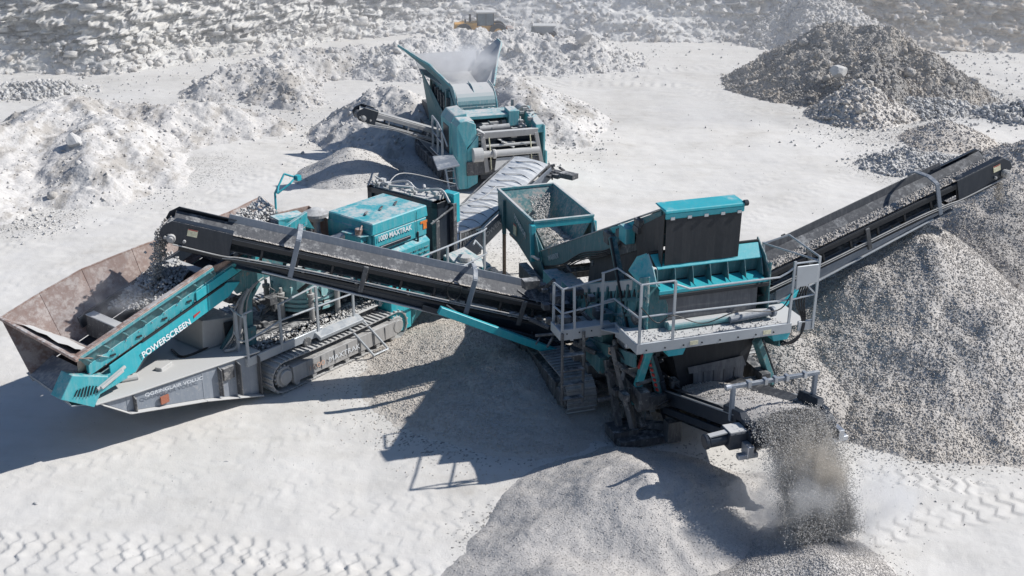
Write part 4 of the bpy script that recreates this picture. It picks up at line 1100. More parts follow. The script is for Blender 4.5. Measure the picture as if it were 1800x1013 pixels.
m = MB(); m.curve([(-.35, -.65, 1.45), (-.1, -.78, 1.62), (.35, -.8, 1.68), (.75, -.72, 1.6), (.85, -.6, 1.3), (.8, -.7, .95)], .035)
m.curve([(.0, -.75, 1.55), (.1, -.85, 1.2), (.0, -.85, .95)], .02)
for k in range(3): m.curve([(.95 + .06 * k, -.5, 1.7 - .1 * k), (1.1 + .03 * k, -.85 - .03 * k, 1.5), (1.15, -.9 - .04 * k, 1.1)], .016)
m.part("hose_bundle", M['hose'], cc, bevel=0)
# feed box above the cone
m = MB()
X0, X1, Y0, Y1 = .02, 1.02, -.62, .45
m.plate([(X0 + .3, Y0, 1.85), (X1, Y0, 1.85), (X1, Y0, 2.27), (X0 + .32, Y0, 2.27)], .025)
fbx = m.part("feed_box", M['teal'], cc)
m = MB(); m.plate([(X1, Y0, 1.85), (X1, Y1, 1.85), (X1, Y1, 2.62), (X1, Y0, 2.28)], .02); m.plate([(X0 - .1, Y1, 1.9), (X1, Y1, 1.9), (X1, Y1, 2.62), (X0 - .2, Y1, 2.72)], .02)
m.plate([(X0, Y0 + .02, 1.9), (X1, Y0 + .02, 1.9), (X1, Y0 + .02, 2.2), (X0, Y0 + .02, 2.2)], .01)
m.part("box_lining", M['rust'], fbx)
m = MB()      # head end of the feeder: side cheek plates with slot
for s, mm in ((-.72, 1),):
    m.plate([(-.75, s, zl(-.75) - .1), (-.05, s, zl(-.05) - .22), (.1, s, 2.62), (-.10, s, 2.95), (-.75, s, zl(-.75) + .12)], .03)
m.plate([(-.75, -.74, zl(-.75) + .12), (-.10, -.74, 2.95), (-.10, -.5, 2.99), (-.75, -.5, zl(-.75) + .16)], .02)
ck = m.part("head_cheek", M['teal'], feeder)
m = MB(); m.box(-.42, -.30, -.745, -.73, 2.66, 2.71); m.part("slot", M['darkmark'], feeder, bevel=0)
m = MB(); m.tube((-.1, -.68, 2.60), (-.1, .6, 2.60), .2, 20); m.part("head_drum", M['grimeshade'], feeder, bevel=0)
# metal detector / camera arm
m = MB(); m.path([(.05, .3, 2.7), (.05, .28, 3.15), (.08, .2, 3.3)], .022); m.path([(.08, .2, 3.3), (.0, .15, 3.18), (.25, .05, 3.34), (.42, .08, 3.42), (.26, .22, 3.5), (.08, .2, 3.3)], .02)
m.box(.40, .50, .0, .1, 3.36, 3.46)
m.part("light_bracket", M['tealclean'], cc, bevel=0)
# ---- walkway with stones, kick plates, railing, ladder
m = MB(); m.box(-2.12, .50, -1.24, -.80, .80, .83); m.box(.50, 1.34, -1.24, -.8, .80, .828)
walk = m.part("walkway", M['deck'], cc)
m = MB(); m.box(-2.16, -.35, -1.28, -1.24, .72, .89); m.box(-2.16, -2.12, -1.24, -.8, .72, .89); m.hexa([(-.55, -1.42, .70), (.60, -1.42, .70), (.60, -1.26, .78), (-.55, -1.26, .78), (-.55, -1.44, .78), (.60, -1.44, .78), (.60, -1.26, .85), (-.55, -1.26, .85)])
m.part("kick_plate", M['galv'], walk)
m = MB(); m.box(-2.1, 1.3, -1.12, -.80, .62, .83); m.tube((-.75, -1.3, .72), (-.75, -1.1, .72), .10, 14)
for x in (-2.0, -1.3, -.5, .3, 1.1): m.box(x - .04, x + .04, -1.22, -.80, .74, .83)
m.part("walkway_bracket", M['grimeshade'], walk)
zr = .83
pp = lambda x, y, z: (x, y, zr + z)
rail(cc, "railing", [
    [pp(-2.14, -.92, .95), pp(-2.14, -1.0, .90), pp(-2.14, -1.24, .86), pp(-2.13, -1.26, .92), pp(-1.95, -1.26, .93)],
    [pp(-2.14, -.95, .5), pp(-2.14, -1.05, .36), pp(-2.12, -1.26, .38), pp(-1.3, -1.26, .52), pp(-.4, -1.26, .50), pp(.5, -1.26, .47), pp(1.2, -1.24, .5)],
    [pp(-1.35, -1.26, .84), pp(-.45, -1.26, .92), pp(.5, -1.26, .95), pp(1.0, -1.24, .95), pp(1.3, -1.3, .92)]],
    [(pp(-2.13, -1.28, -.05), pp(-2.13, -1.28, .9)), (pp(-2.15, -1.05, -.05), pp(-2.15, -1.05, .92)), (pp(-1.35, -1.28, -.05), pp(-1.35, -1.28, .86)), (pp(-.45, -1.28, -.05), pp(-.45, -1.28, .92)), (pp(.48, -1.28, -.05), pp(.48, -1.28, .95)), (pp(1.25, -1.24, -.05), pp(1.25, -1.24, .92))], r=.021)
m = MB()
for dx in (0, .40):
    m.bar((.18 + dx, -1.30, .82), (.56 + dx, -1.72, .06), .05, .04)
for k in (.05, .97): m.bar((.18 + .38 * k, -1.30 - .42 * k, .82 - .76 * k), (.58 + .38 * k, -1.30 - .42 * k, .82 - .76 * k), .05, .03)
m.part("ladder", M['galv'], cc, split=0)
rubble_on("loose_stones", "stones and dust spilled over the railed walkway beside the cone", CF, lambda u, v: (-2.08 + 3.3 * u, -1.22 + .46 * v ** .8, .83 + .07 * max(0, math.sin(u * 7)) * v), 1500, .01, .04, 91, M['rubble'])
# ---- lower cabinet, machinery bay
m = MB(); m.box(1.37, 1.95, -1.42, -.85, .14, 1.08); m.part("cabinet", M['tealclean'], cc, bevel=.015)
m = MB(); m.hexa([(1.96, -1.42, .18), (2.55, -1.40, .50), (2.55, -.85, .50), (1.96, -.85, .18), (1.96, -1.42, 1.02), (2.55, -1.40, 1.0), (2.55, -.85, 1.0), (1.96, -.85, 1.02)])
for i in range(11): m.box(1.99 + i * .05, 2.01 + i * .05, -1.435, -1.42, .35 + .02 * i, .98)
m.part("grille_panel", M['tealdusty'], cc)
rr = random.Random(5); m = MB(); clutter(m, rr, .9, 1.4, -1.0, .6, .9, 1.5, 60); clutter(m, rr, -1.2, -.55, -.5, .7, .88, 1.5, 40); clutter(m, rr, 2.6, 4.0, -.9, .6, .88, 1.3, 60)
clutter(m, rr, .60, .95, -.6, .3, 1.5, 2.1, 34, (.05, .14)); m.part("engine_parts", M['grimeshade'], cc, bevel=0)
# ---- engine canopy
m = MB(); m.box(.98, 2.60, -1.30, -.12, 1.42, 2.48)
m.hexa([(.98, -1.37, 2.36), (2.60, -1.37, 2.36), (2.60, -.12, 2.36), (.98, -.12, 2.36), (1.02, -1.36, 2.60), (2.58, -1.36, 2.60), (2.58, -.12, 2.62), (1.02, -.12, 2.62)])
m.box(1.05, 2.56, -1.36, -1.30, 1.98, 2.36); m.hexa([(1.0, -1.40, 1.40), (2.58, -1.40, 1.42), (2.58, -1.30, 1.42), (1.0, -1.30, 1.40), (1.0, -1.43, 1.88), (2.58, -1.43, 1.88), (2.58, -1.30, 1.96), (1.0, -1.30, 1.96)])
can = m.part("engine_canopy", M['canopy'], cc, bevel=.02)
m = MB(); m.box(.80, .97, -1.24, -.70, 1.35, 2.36); m.plate([(.79, -1.25, 2.37), (.98, -1.33, 2.37), (.98, -.7, 2.37), (.79, -.7, 2.37)], .02); m.part("intake_pillar", M['teal'], can, bevel=.012)
m = MB()
for i in range(13): m.box(.82, .95, -1.255, -1.242, 1.45 + i * .065, 1.475 + i * .065)
for r_ in range(4):
    for i in range(9): m.box(1.08 + i * .165, 1.19 + i * .165, -1.448 + r_ * .002, -1.41, 1.46 + r_ * .095, 1.485 + r_ * .095)
m.part("louvre", M['tealdull'], can, bevel=0)
m = MB(); m.bar((1.16, -1.40, 2.08), (2.02, -1.40, 2.08), .05, .07); m.box(1.10, 1.14, -1.39, -1.36, 1.9, 2.1); m.box(2.25, 2.29, -1.39, -1.36, 1.85, 2.12); m.bar((2.24, -1.385, 1.43), (2.24, -1.385, 2.56), .012, .012)
m.part("handle", M['dark'], can)
text("1000 MAXTRAK", "lettering", M['white'], can, (1.14, -1.385, 2.22), (2.08, -1.385, 2.22), .11, (0, -1, 0), bold=.02, off=.01)
m = MB(); m.box(2.36, 2.56, -1.375, -1.365, 2.25, 2.30); m.box(2.44, 2.54, -1.375, -1.365, 2.12, 2.25); m.box(1.24, 1.28, -1.375, -1.365, 1.93, 1.97); m.part("reflector", M['orange'], can, bevel=0)
m = MB()
for i in range(3): m.bar((1.28 + i * .42, -.9, 2.63), (1.48 + i * .42, -.76, 2.63), .05, .02)
m.part("canopy_grab", M['grimeshade'], can)
m = MB(); m.tube((.88, -1.12, 2.37), (.88, -1.12, 2.5), .075, 16); m.bar((.82, -1.22, 2.5), (1.0, -1.1, 2.53), .03, .03); m.part("exhaust", M['rustrim'], can)
m = MB(); q = (.85, .05, 0); m.lathe(q, [(.07, 2.1), (.07, 2.42), (.15, 2.44), (.17, 2.50), (.26, 2.54), (.26, 2.60), (.10, 2.68), (.02, 2.69)], 24); m.part("air_filter", M['pipe'], cc, bevel=0)
m = MB(); m.curve([(.85, .05, 2.15), (.7, -.3, 2.1), (.62, -.55, 2.15), (.85, -.75, 2.3)], .085, 14); m.tube((.5, -.45, 2.1), (.95, -.62, 2.2), .12, 16); m.part("intake_pipe", M['silver'], cc, bevel=0)
# ---- radiator
m = MB(); m.box(3.18, 3.50, -1.12, .92, .95, 1.1); m.box(3.15, 3.55, -1.12, -.95, .95, 2.44); m.box(3.15, 3.55, .80, .95, .95, 2.44); m.box(3.15, 3.55, -1.12, .95, 2.30, 2.44); m.box(3.2, 3.26, -1.0, .9, 1.3, 2.35)
rad = m.part("radiator", M['dark'], cc, bevel=.012)
m = MB(); rr = random.Random(8)
clutter(m, rr, 3.15, 3.6, -1.1, .9, 2.44, 2.56, 34, (.05, .13), .6); m.box(3.2, 3.5, -.95, .75, 2.44, 2.46)
m.curve([(3.3, .6, 2.5), (3.5, .1, 2.62), (3.35, -.4, 2.55), (3.5, -.9, 2.62), (3.45, -1.2, 2.4)], .03); m.bar((3.2, .3, 2.55), (3.3, -.3, 2.6), .06, .04)
m.part("radiator_hoses", M['deck'], rad, bevel=0)
m = MB(); m.box(3.58, 3.78, -1.2, -.85, 1.9, 2.55); m.part("header_tank", M['tealclean'], rad)
m = MB(); m.bar((3.05, -1.16, .98), (3.05, -1.16, 2.1), .12, .12); m.bar((3.6, -1.16, .98), (3.6, -1.16, 2.35), .12, .12); m.bar((3.0, -1.2, 1.5), (3.55, -.6, .98), .08, .08); m.bar((2.8, -1.25, 2.1), (3.5, -1.25, 2.3), .04, .04); m.part("radiator_post", M['grimeshade'], rad)
m = MB(); m.curve([(3.5, -1.0, 2.2), (4.6, -1.1, 2.2), (5.6, -.7, 2.15)], .012); m.curve([(3.3, .5, 2.5), (4.6, 1.2, 2.35), (5.8, .7, 1.9)], .012); m.part("cable", M['pipe'], cc, bevel=0)
# end platform, tank and railing
m = MB(); m.box(2.62, 3.9, -2.0, -.9, .98, 1.02); m.box(2.66, 3.5, -1.95, -1.4, 1.02, 1.12); m.part("end_platform", M['deck'], cc)
m = MB(); m.hexa([(3.2, -1.95, .72), (3.9, -1.95, .72), (3.9, -1.2, .72), (3.2, -1.2, .72), (3.2, -1.95, 1.12), (3.9, -1.95, 1.06), (3.9, -1.2, 1.3), (3.2, -1.2, 1.3)]); m.part("fuel_tank", M['tealdusty'], cc, bevel=.015)
m = MB(); m.tube((3.45, -1.6, 1.2), (3.45, -1.6, 1.3), .14, 18); m.box(2.8, 3.1, -1.7, -1.4, 1.12, 1.22); m.part("filler_cap", M['deck'], cc)
zr = 1.13
rail(cc, "railing", [[pp(1.5, -1.72, .45), pp(1.55, -1.75, .62), pp(2.6, -1.9, .7), pp(3.6, -2.0, .78), pp(3.75, -1.95, .78), pp(3.72, -1.7, .7)], [pp(2.2, -1.95, .1), pp(3.2, -2.02, .22), pp(3.7, -2.0, .25), pp(3.85, -1.7, .3), pp(3.8, -1.6, .42), pp(3.5, -1.8, .45)]],
     [(pp(2.55, -1.92, -.1), pp(2.55, -1.92, .7)), (pp(3.62, -2.0, -.1), pp(3.62, -2.0, .78))], r=.022)
# ---- discharge conveyor
I = Inc((4.55, .02, .72), (7.62, -.22, 2.10)); w2 = .57
m = MB()
for s in (-1, 1):
    m.hexa([I(0, s * w2, -.28), I(I.L, s * w2, -.16), I(I.L, s * (w2 + .04), -.16), I(0, s * (w2 + .04), -.28), I(0, s * w2, .16), I(I.L, s * w2, .10), I(I.L, s * (w2 + .04), .10), I(0, s * (w2 + .04), .16)])
dc = m.part("discharge_conveyor", M['steel'], cc)
text("POWERSCREEN", "lettering", M['greytext'], dc, I(.75, -w2 - .05, -.07), I(2.0, -w2 - .05, -.05), .12, -I.t, bold=.02, off=.01)
m = MB(); g = []; rg = random.Random(4)
nn_ = 64
for i in range(nn_ + 1):
    a = I.L * i / nn_; bumpy = (.006 if i % 5 == 0 else -.002) + rg.uniform(-.003, .003)
    g.append([I(a + .008 * math.sin(j * .9 + i), (j / 8 * 2 - 1) * w2, .15 + .07 * (1 - abs(j / 4 - 1) ** 2.2) + bumpy * (abs(j - 4) < 4)) for j in range(9)])
m.sheet(g); m.part("dust_cover", M["chalk"], dc, bevel=0)
m = MB()
for i in range(13):
    a = .15 + i * (I.L - .3) / 12; m.curve([I(a, -w2 - .01, .14), I(a + .06, -.2, .222), I(a - .05, .2, .226), I(a + .02, w2 + .01, .13)], .007)
m.curve([I(.1, w2, .2), I(1.2, w2 - .05, .22), I(2.3, w2, .2), I(I.L, w2, .16)], .02); m.curve([I(.1, -w2 + .02, .2), I(1.2, -w2 + .05, .2), I(2.3, -w2, .18), I(I.L, -w2, .16)], .018)
m.part("cover_strap", M['grimeshade'], dc, bevel=0)
m = MB(); m.tube(I(I.L, -w2, -.05), I(I.L, w2, -.05), .13, 18); m.tube(I(I.L - .02, -w2 - .3, -.05), I(I.L - .02, w2 + .1, -.05), .06, 12); clutter(m, random.Random(2), *(I(I.L, -w2 - .1, 0)[0] - .2, I(I.L, -w2 - .1, 0)[0] + .2), I(I.L, -w2, 0)[1] - .25, I(I.L, -w2, 0)[1] + .1, 1.9, 2.2, 16)
m.box(I(I.L, -w2 - .5, 0)[0] - .12, I(I.L, -w2 - .5, 0)[0] + .12, I(I.L, -w2 - .75, 0)[1], I(I.L, -w2 - .35, 0)[1], 2.02, 2.14)
m.part("drive_drum", M['grimeshade'], dc, bevel=0)
m = MB()      # slatted tail guard
gx = lambda a, c: (4.50 + .70 * a, -.56, .66 + .66 * c - .03 * a)
m.plate([(4.46, -.55, .62), (5.22, -.55, .60), (5.24, -.55, 1.26), (4.48, -.55, 1.34)], .02)
tg = m.part("tail_guard", M['grimeshade'], dc)
m = MB()
for i in range(10):
    for j in range(1):
        a0, c0 = i / 10, .08; m.bar(gx(a0 * .8, .10), gx(min(1, a0 * .8 + .25), .92), .028, .016)
m.bar(gx(0, .02), gx(1, .02), .03, .03); m.bar(gx(0, .98), gx(1, .98), .03, .03); m.bar(gx(0, 0), gx(0, 1), .03, .03); m.bar(gx(1, 0), gx(1, 1), .03, .03)
m.part("guard_slat", M['silver'], tg, bevel=0)
# ================================================================== SCREENER (right)
sc = empty("screening_plant", SF, "teal machine with black rubber curtains, grey railed platform and two long dark conveyors", "gravel screener")
P = SF.P
crawler(sc, .78, 4.9, -1.78, -1.24, .72, 'y', M['trackshade'], M['grimeshade'], out=-1, zb=.10)
crawler(sc, .78, 4.9, 1.62, 2.12, .72, 'y', M['trackshade'], M['grimeshade'], out=1, zb=.05)
# chassis
m = MB()
for x in (-.95, 1.30): m.box(x, x + .18, -.35, 6.0, .78, 1.10)
for y in (-.3, 1.1, 2.6, 4.2, 5.7): m.box(-1.3 if 1 < y < 4.5 else -.95, 1.8 if 1 < y < 4.5 else 1.48, y, y + .16, .72, .98)
m.part("chassis", M['grimeshade'], sc, split=0)
m = MB()
for x in (-1.12, 1.52):
    m.hexa([(x, -.42, 1.62), (x + .05, -.42, 1.62), (x + .05, 1.75, 1.02), (x, 1.75, 1.02), (x, -.42, 1.86), (x + .05, -.42, 1.86), (x + .05, 1.75, 1.24), (x, 1.75, 1.24)])
m.box(-1.25, -.95, .7, 1.5, 1.0, 1.3)
m.part("side_girder", M['tealdull'], sc)
m = MB(); m.add([(-1.126, .62, 1.40), (-1.126, .14, 1.53), (-1.126, .14, 1.66), (-1.126, .62, 1.53)], [(0, 1, 2, 3)])
m.part("faded_sticker", M['paleorange'], sc, bevel=0)
# ---- feed hopper
HX0, HX1, HY0, HY1, HZ = -.64, .72, 5.97, 8.45, 2.0
m = MB()
m.plate([(HX0, HY0, HZ), (HX0, HY1, HZ), (HX0 + .02, HY1, 1.25), (HX0 + .02, 7.4, 1.22), (HX0 + .02, 5.2, .80), (HX0 + .02, 4.95, .95), (HX0 + .02, 5.55, 1.30)], .03)
m.plate([(HX1, HY0, HZ), (HX1, HY1, HZ), (HX1 - .02, HY1, 1.25), (HX1 - .02, 7.4, 1.22), (HX1 - .02, 5.4, .82), (HX1, 5.5, 1.3)], .03)
m.plate([(HX0, HY1, HZ), (HX1, HY1, HZ), (HX1, HY1, 1.2), (HX0, HY1, 1.2)], .03)
hp = m.part("hopper", M['tealdull'], sc)
m = MB()
m.plate([(HX0, HY0, HZ - .02), (HX0, HY1, HZ - .02), (HX0 + .38, 8.1, 1.18), (HX0 + .38, HY0 + .1, 1.18)], .015)
m.plate([(HX1, HY0, HZ - .02), (HX1, HY1, HZ - .02), (HX1 - .38, 8.1, 1.18), (HX1 - .38, HY0 + .1, 1.18)], .015)
m.plate([(HX0, HY1, HZ - .02), (HX1, HY1, HZ - .02), (HX1 - .38, 8.0, 1.15), (HX0 + .38, 8.0, 1.15)], .015)
m.part("hopper_lining", m_paint("hopper lining scoured by stone", (.012, .17, .19), .6, .5, wear=(.30, .24, .21), wearamt=.5, base=.1), hp)
m = MB()
for a, b in (((HX0, HY0), (HX0, HY1)), ((HX0, HY1), (HX1, HY1)), ((HX1, HY1), (HX1, HY0)), ((HX0, HY0), (HX1, HY0))):
    m.bar((*a, HZ), (*b, HZ), .07, .06)
m.part("rim", M['tealdusty'], hp)
m = MB(); m.bar((HX0, HY0, HZ - .09), (HX1, HY0, HZ - .09), .05, .12); m.bar((HX0 - .04, HY0 - .04, HZ - .15), (HX0 - .04, HY0 - .1, 1.15), .09, .07); m.bar((HX1 + .02, HY0 - .04, HZ - .1), (HX1 + .02, HY0 - .1, 1.3), .08, .07)
m.box(HX0 - .08, HX0 + .02, HY0 - .12, HY0 + .05, 1.75, 1.95)
m.part("front_frame", M['tealclean'], hp)
m = MB()
m.plate([(HX0 + .03, HY0 - .02, 1.84), (HX0 + .18, HY0 - .32, 1.34), (HX0 + .02, HY0 - .5, 1.15), (HX0 + .0, HY0 - .10, 1.16)], .02)
m.plate([(HX1 - .03, HY0 - .02, 1.88), (HX1 - .14, HY0 - .28, 1.45), (HX1 - .05, HY0 - .4, 1.2), (HX1, HY0 - .05, 1.2)], .02)
m.part("guide_wing", M['tealdusty'], hp)
m = MB(); p1 = P(898, 432, y=7.3); m.bar((HX0 - .03, 7.9, 1.9), (HX0 - .03, 7.9, 1.1), .08, .09); 
lp = m.part("hopper_leg", M['tealdull'], sc)
m = MB(); m.bar((HX0 - .03, 7.9, 1.1), (HX0 - .03, 7.9, .0), .07, .07); m.bar((HX1 + .03, 7.9, 1.4), (HX1 + .03, 7.9, .0), .07, .07); m.part("leg_extension", M['wood'], lp)
text("WARRIOR", "lettering", M['greytext'], hp, (HX0 - .03, 7.15, 1.72), (HX0 - .03, 6.35, 1.50), .12, (-1, 0, 0), off=.01)
warning_label(hp, (HX0 - .02, 7.25, 1.32), (0, -1, 0), (0, 0, 1), (-1, 0, 0), .22, .26)
m = MB(); m.bar((HX0 - .1, 5.75, 1.32), (HX0 - .1, 5.30, 1.40), .05, .05); m.part("lock_handle", M['silver'], hp)
# ---- inclined feed conveyor
FI = Inc((.10, 6.35, .80), (.18, .05, 3.80), side=(1, 0, 0))
m = MB()
for s in (-.66, .66):
    FI.box(m, .9, 5.1, s - .025, s + .025, -.12, .28); FI.box(m, 5.1, FI.L, s - .02, s + .02, .06, .26)
fc = m.part("feed_conveyor", M['tealdull'], sc)
m = MB(); FI.box(m, .9, FI.L, -.70, -.62, .28, .30); FI.box(m, .9, FI.L, .62, .70, .28, .30); m.part("edge_strip", M['deck'], fc)
text("WARRIOR", "lettering", M['greytext'], fc, FI(1.35, -.69, .03), FI(2.0, -.69, .03), .11, (-1, 0, 0), off=.01)
m = MB()
for s in (-.64, .64): FI.box(m, 5.0, 6.75, s - .03, s + .03, -.25, .05)
FI.box(m, 2.0, 2.15, -.66, .66, -.3, -.2); FI.box(m, 3.6, 3.7, -.66, .66, -.3, -.2)
rr = random.Random(11)
for i in range(10): 
    a = rr.uniform(4.6, 6.2); p_ = FI(a, -.72, rr.uniform(.0, .2)); m.box(p_.x - .05, p_.x + .05, p_.y - .1, p_.y + .1, p_.z - .06, p_.z + .06)
m.part("idler_frame", M['grimeshade'], fc, split=0)
m = MB(); p_ = FI(5.75, -.78, .08); m.box(p_.x - .09, p_.x + .09, p_.y - .16, p_.y + .14, p_.z - .16, p_.z + .12); m.part("gearbox_guard", M['teal'], fc, bevel=.012)
m = MB(); g = []
for i in range(60): g.append([FI(FI.L * i / 59, (j / 6 * 2 - 1) * .56, .02 + .13 * abs(j / 3 - 1) ** 1.6) for j in range(7)])
m.sheet(g); m.box(-.45, .55, 6.2, 8.2, .95, 1.0); m.part("belt", M['beltdusty'], fc, bevel=0)
# hanging skirts below the conveyor
m = MB()
def curtain(mb, pts_top, pts_bot, n=12, amp=.012, th=.012):
    a = [vec(p) for p in pts_top]; b = [vec(p) for p in pts_bot]; g = []
    nn = (a[-1] - a[0]).cross(b[0] - a[0]).normalized()
    for i in range(n + 1):
        t = i / n; w0 = amp * math.sin(i * 2.4) ; pa = a[0].lerp(a[-1], t); pb = b[0].lerp(b[-1], t)
        g.append([pa.lerp(pb, k / 4) + nn * w0 * (k / 4) for k in range(5)])
    mb.sheet(g); mb.sheet([[p + nn * th for p in r] for r in g])
curtain(m, [FI(3.55, -.62, -.10), FI(4.95, -.62, -.14)], [(-.56, 3.05, 1.55), (-.56, 1.7, 2.02)], 9)
m.part("rubber_skirt", M['rubberbrown'], fc, bevel=0)
m = MB(); curtain(m, [FI(5.0, -.62, -.08), FI(6.35, -.62, .10)], [(-.56, 1.66, 2.1), (-.56, .25, 2.72)], 9, .02)
m.part("rubber_skirt", M['rubberbrown'], fc, bevel=0)
m = MB(); m.hexa([FI(4.95, -.70, .16), FI(6.0, -.70, .10), FI(6.0, -.60, .10), FI(4.95, -.60, .16), FI(4.95, -.74, .26), FI(5.9, -.74, .24), FI(6.0, -.6, .26), FI(4.95, -.60, .28)]); m.part("bracket_plate", M['tealclean'], fc)
# lattice hanger
m = MB(); a, b = vec((-.80, 1.38, 3.22)), vec((-.84, .32, 1.82)); m.bar(a, b, .13, .07); m.part("lifting_link", M['tealdull'], sc)
m = MB()
for k in range(26):
    p_ = a.lerp(b, k / 26) + Vector((-.05, -.045, 0)); m.bar(p_, p_ + Vector((0, .03 if k % 2 else -.03, -.045)), .03, .016)
m.curve([a + Vector((-.05, -.06, 0)), a.lerp(b, .5) + Vector((-.08, -.1, 0)), b + Vector((-.05, -.05, 0))], .025)
m.part("chain", M['hose'], sc, bevel=0, split=0)
# ---- head box with curtains
m = MB()
bx0, bx1, by0, by1, bz0, bz1 = -.50, .84, -.02, .95, 3.40, 4.08
m.hexa([(bx0 + .02, by1, 3.5), (bx1 - .02, by1, 3.5), (bx1 - .02, by1 + .03, 3.5), (bx0 + .02, by1 + .03, 3.5), (bx0 + .02, by1, bz1 - .45), (bx1 - .02, by1, bz1 - .45), (bx1 - .02, by1 + .03, bz1 - .45), (bx0 + .02, by1 + .03, bz1 - .45)])
m.plate([(bx0 + .04, by0 + .02, bz1 + .03), (bx0 + .04, by0 + .02, bz0 + .3), (bx0 + .04, by1, bz0 + .1), (bx0 + .04, by1, bz1 - .45), (bx0 + .04, by0 + .3, bz1 - .05)], .02)
m.plate([(bx1, by0, bz1 + .03), (bx1, by0, bz0 + .3), (bx1, by1, bz0 + .1), (bx1, by1, bz1 - .45), (bx1, by0 + .3, bz1 - .05)], .02)
hb = m.part("head_box", M['tealdull'], sc, split=0)
m = MB(); m.hexa([(bx0 - .03, by0 - .07, bz1 - .02), (bx1 + .05, by0 - .07, bz1 - .02), (bx1 + .05, by0 + .34, bz1 + .03), (bx0 - .03, by0 + .34, bz1 + .03),
                  (bx0 - .03, by0 - .06, bz1 + .035), (bx1 + .05, by0 - .06, bz1 + .035), (bx1 + .05, by0 + .34, bz1 + .055), (bx0 - .03, by0 + .34, bz1 + .055)])
m.box(bx0 - .02, bx1 + .04, by0 - .05, by0 + .0, bz1 - .12, bz1 - .02)
m.part("head_lid", M['tealclean'], hb, bevel=.012)
m = MB()
for i in range(5):
    x = bx0 + .10 + i * .295; m.box(x - .035, x + .035, by0 - .068, by0 - .05, bz1 - .13, bz1 - .085)
m.part("curtain_clip", M['silver'], hb, bevel=0)
m = MB(); curtain(m, [(bx0, by0 - .04, bz1 - .09), (bx1, by0 - .04, bz1 - .09)], [(bx0 + .02, by0 - .02, bz0 - .22), (bx1, by0 - .02, bz0 - .22)], 9, .004); m.part("rubber_curtain", M['rubber'], hb, bevel=0)
m = MB(); curtain(m, [(bx0 - .02, by0 - .04, bz1 - .02), (bx0 - .02, by1 + .05, bz1 - .60)], [(bx0 - .02, by0 - .02, bz0 - .30), (bx0 - .02, by1, bz0 - .45)], 10, .02); m.part("rubber_curtain", M['rubberbrown'], hb, bevel=0)
m = MB(); m.tube((bx1 + .02, by0 - .03, bz1 + .02), (bx1 + .10, by0 - .03, bz1 + .02), .05, 12); m.part("drum_bearing", M['dark'], hb)
# ---- screen box
m = MB()
zt = lambda y: 3.12 - (y + .3) * .42
for x in (-.86, 1.32):
    m.plate([(x, -.30, zt(-.3)), (x, 3.1, zt(3.1)), (x, 3.1, zt(3.1) - .55), (x, 2.6, 1.15), (x, 1.4, 1.45), (x, .2, 1.90), (x, -.30, 1.97)], .03)
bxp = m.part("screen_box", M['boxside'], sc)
m = MB()
for x, s in ((-.86, -1), (1.32, 1)):
    for k in range(3):
        m.bar((x + s * .03, -.25, 2.72 - k * .28), (x + s * .03, 3.0, 2.72 - 3.25 * .4 - k * .28 + .0), .04, .05)
    for y in np.arange(0, 3.0, .42): m.bar((x + s * .035, y, zt(y) - .1), (x + s * .035, y + .08, zt(y) - .62), .05, .05)
m.part("side_stiffener", M['tealdull'], bxp, split=0)
m = MB(); m.plate([(-.70, -.12, 2.95), (-.86, -.14, 2.95), (-.86, -.30, 1.97), (-.52, -.32, 1.97), (-.52, -.32, 2.6), (-.60, -.14, 2.9)], .02); m.part("end_panel", M['tealdull'], bxp)
m = MB(); m.plate([(-.88, .3, zt(.3) - .02), (-.88, 3.0, zt(3.0) - .02), (-.88, 3.0, zt(3.0) - .17), (-.88, .3, zt(.3) - .2)], .012); m.part("caked_band", M['deck'], bxp, bevel=0)
m = MB(); m.box(-.9, -.4, 3.6, 4.6, .95, 1.45); m.box(-.88, -.5, 3.2, 3.6, .9, 1.6); m.part("feed_end_box", M['tealdusty'], bxp)
m = MB()
for y in np.arange(.2, 3.0, .19): m.plate([(-.885, y - .06, zt(y) - .30), (-.885, y + .06, zt(y) - .34), (-.885, y, zt(y) - .18)], .012)
m.part("bracket_teeth", M['darkmark'], bxp, bevel=0, split=0)
m = MB(); m.lathe((-.95, 1.55, 1.72), [(.22, 0), (.22, .12), (.1, .14)], 22, (-1, 0, 0)); m.hexa([(-1.10, .95, 1.35), (-.9, .95, 1.35), (-.9, 1.35, 1.3), (-1.10, 1.35, 1.3), (-1.12, .95, 2.0), (-.9, .95, 2.0), (-.9, 1.35, 1.95), (-1.12, 1.35, 1.95)]); m.part("drive_guard", M['tealdull'], bxp)
m = MB(); m.lathe((-.92, -.05, 2.32), [(.10, 0), (.12, .05), (.05, .1)], 16, (-1, 0, 0)); m.part("shaft_end", M['grimeshade'], bxp, bevel=0)
m = MB(); m.box(-.8, 1.3, .0, .04, 1.9, 2.9); m.box(-.8, 1.3, 2.9, 2.95, .9, 1.7); m.plate([(-.84, -.2, 2.5), (1.3, -.2, 2.5), (1.3, 3.0, 1.3), (-.84, 3.0, 1.3)], .03); m.part("screen_deck", M['rubber'], bxp, bevel=0, split=0)
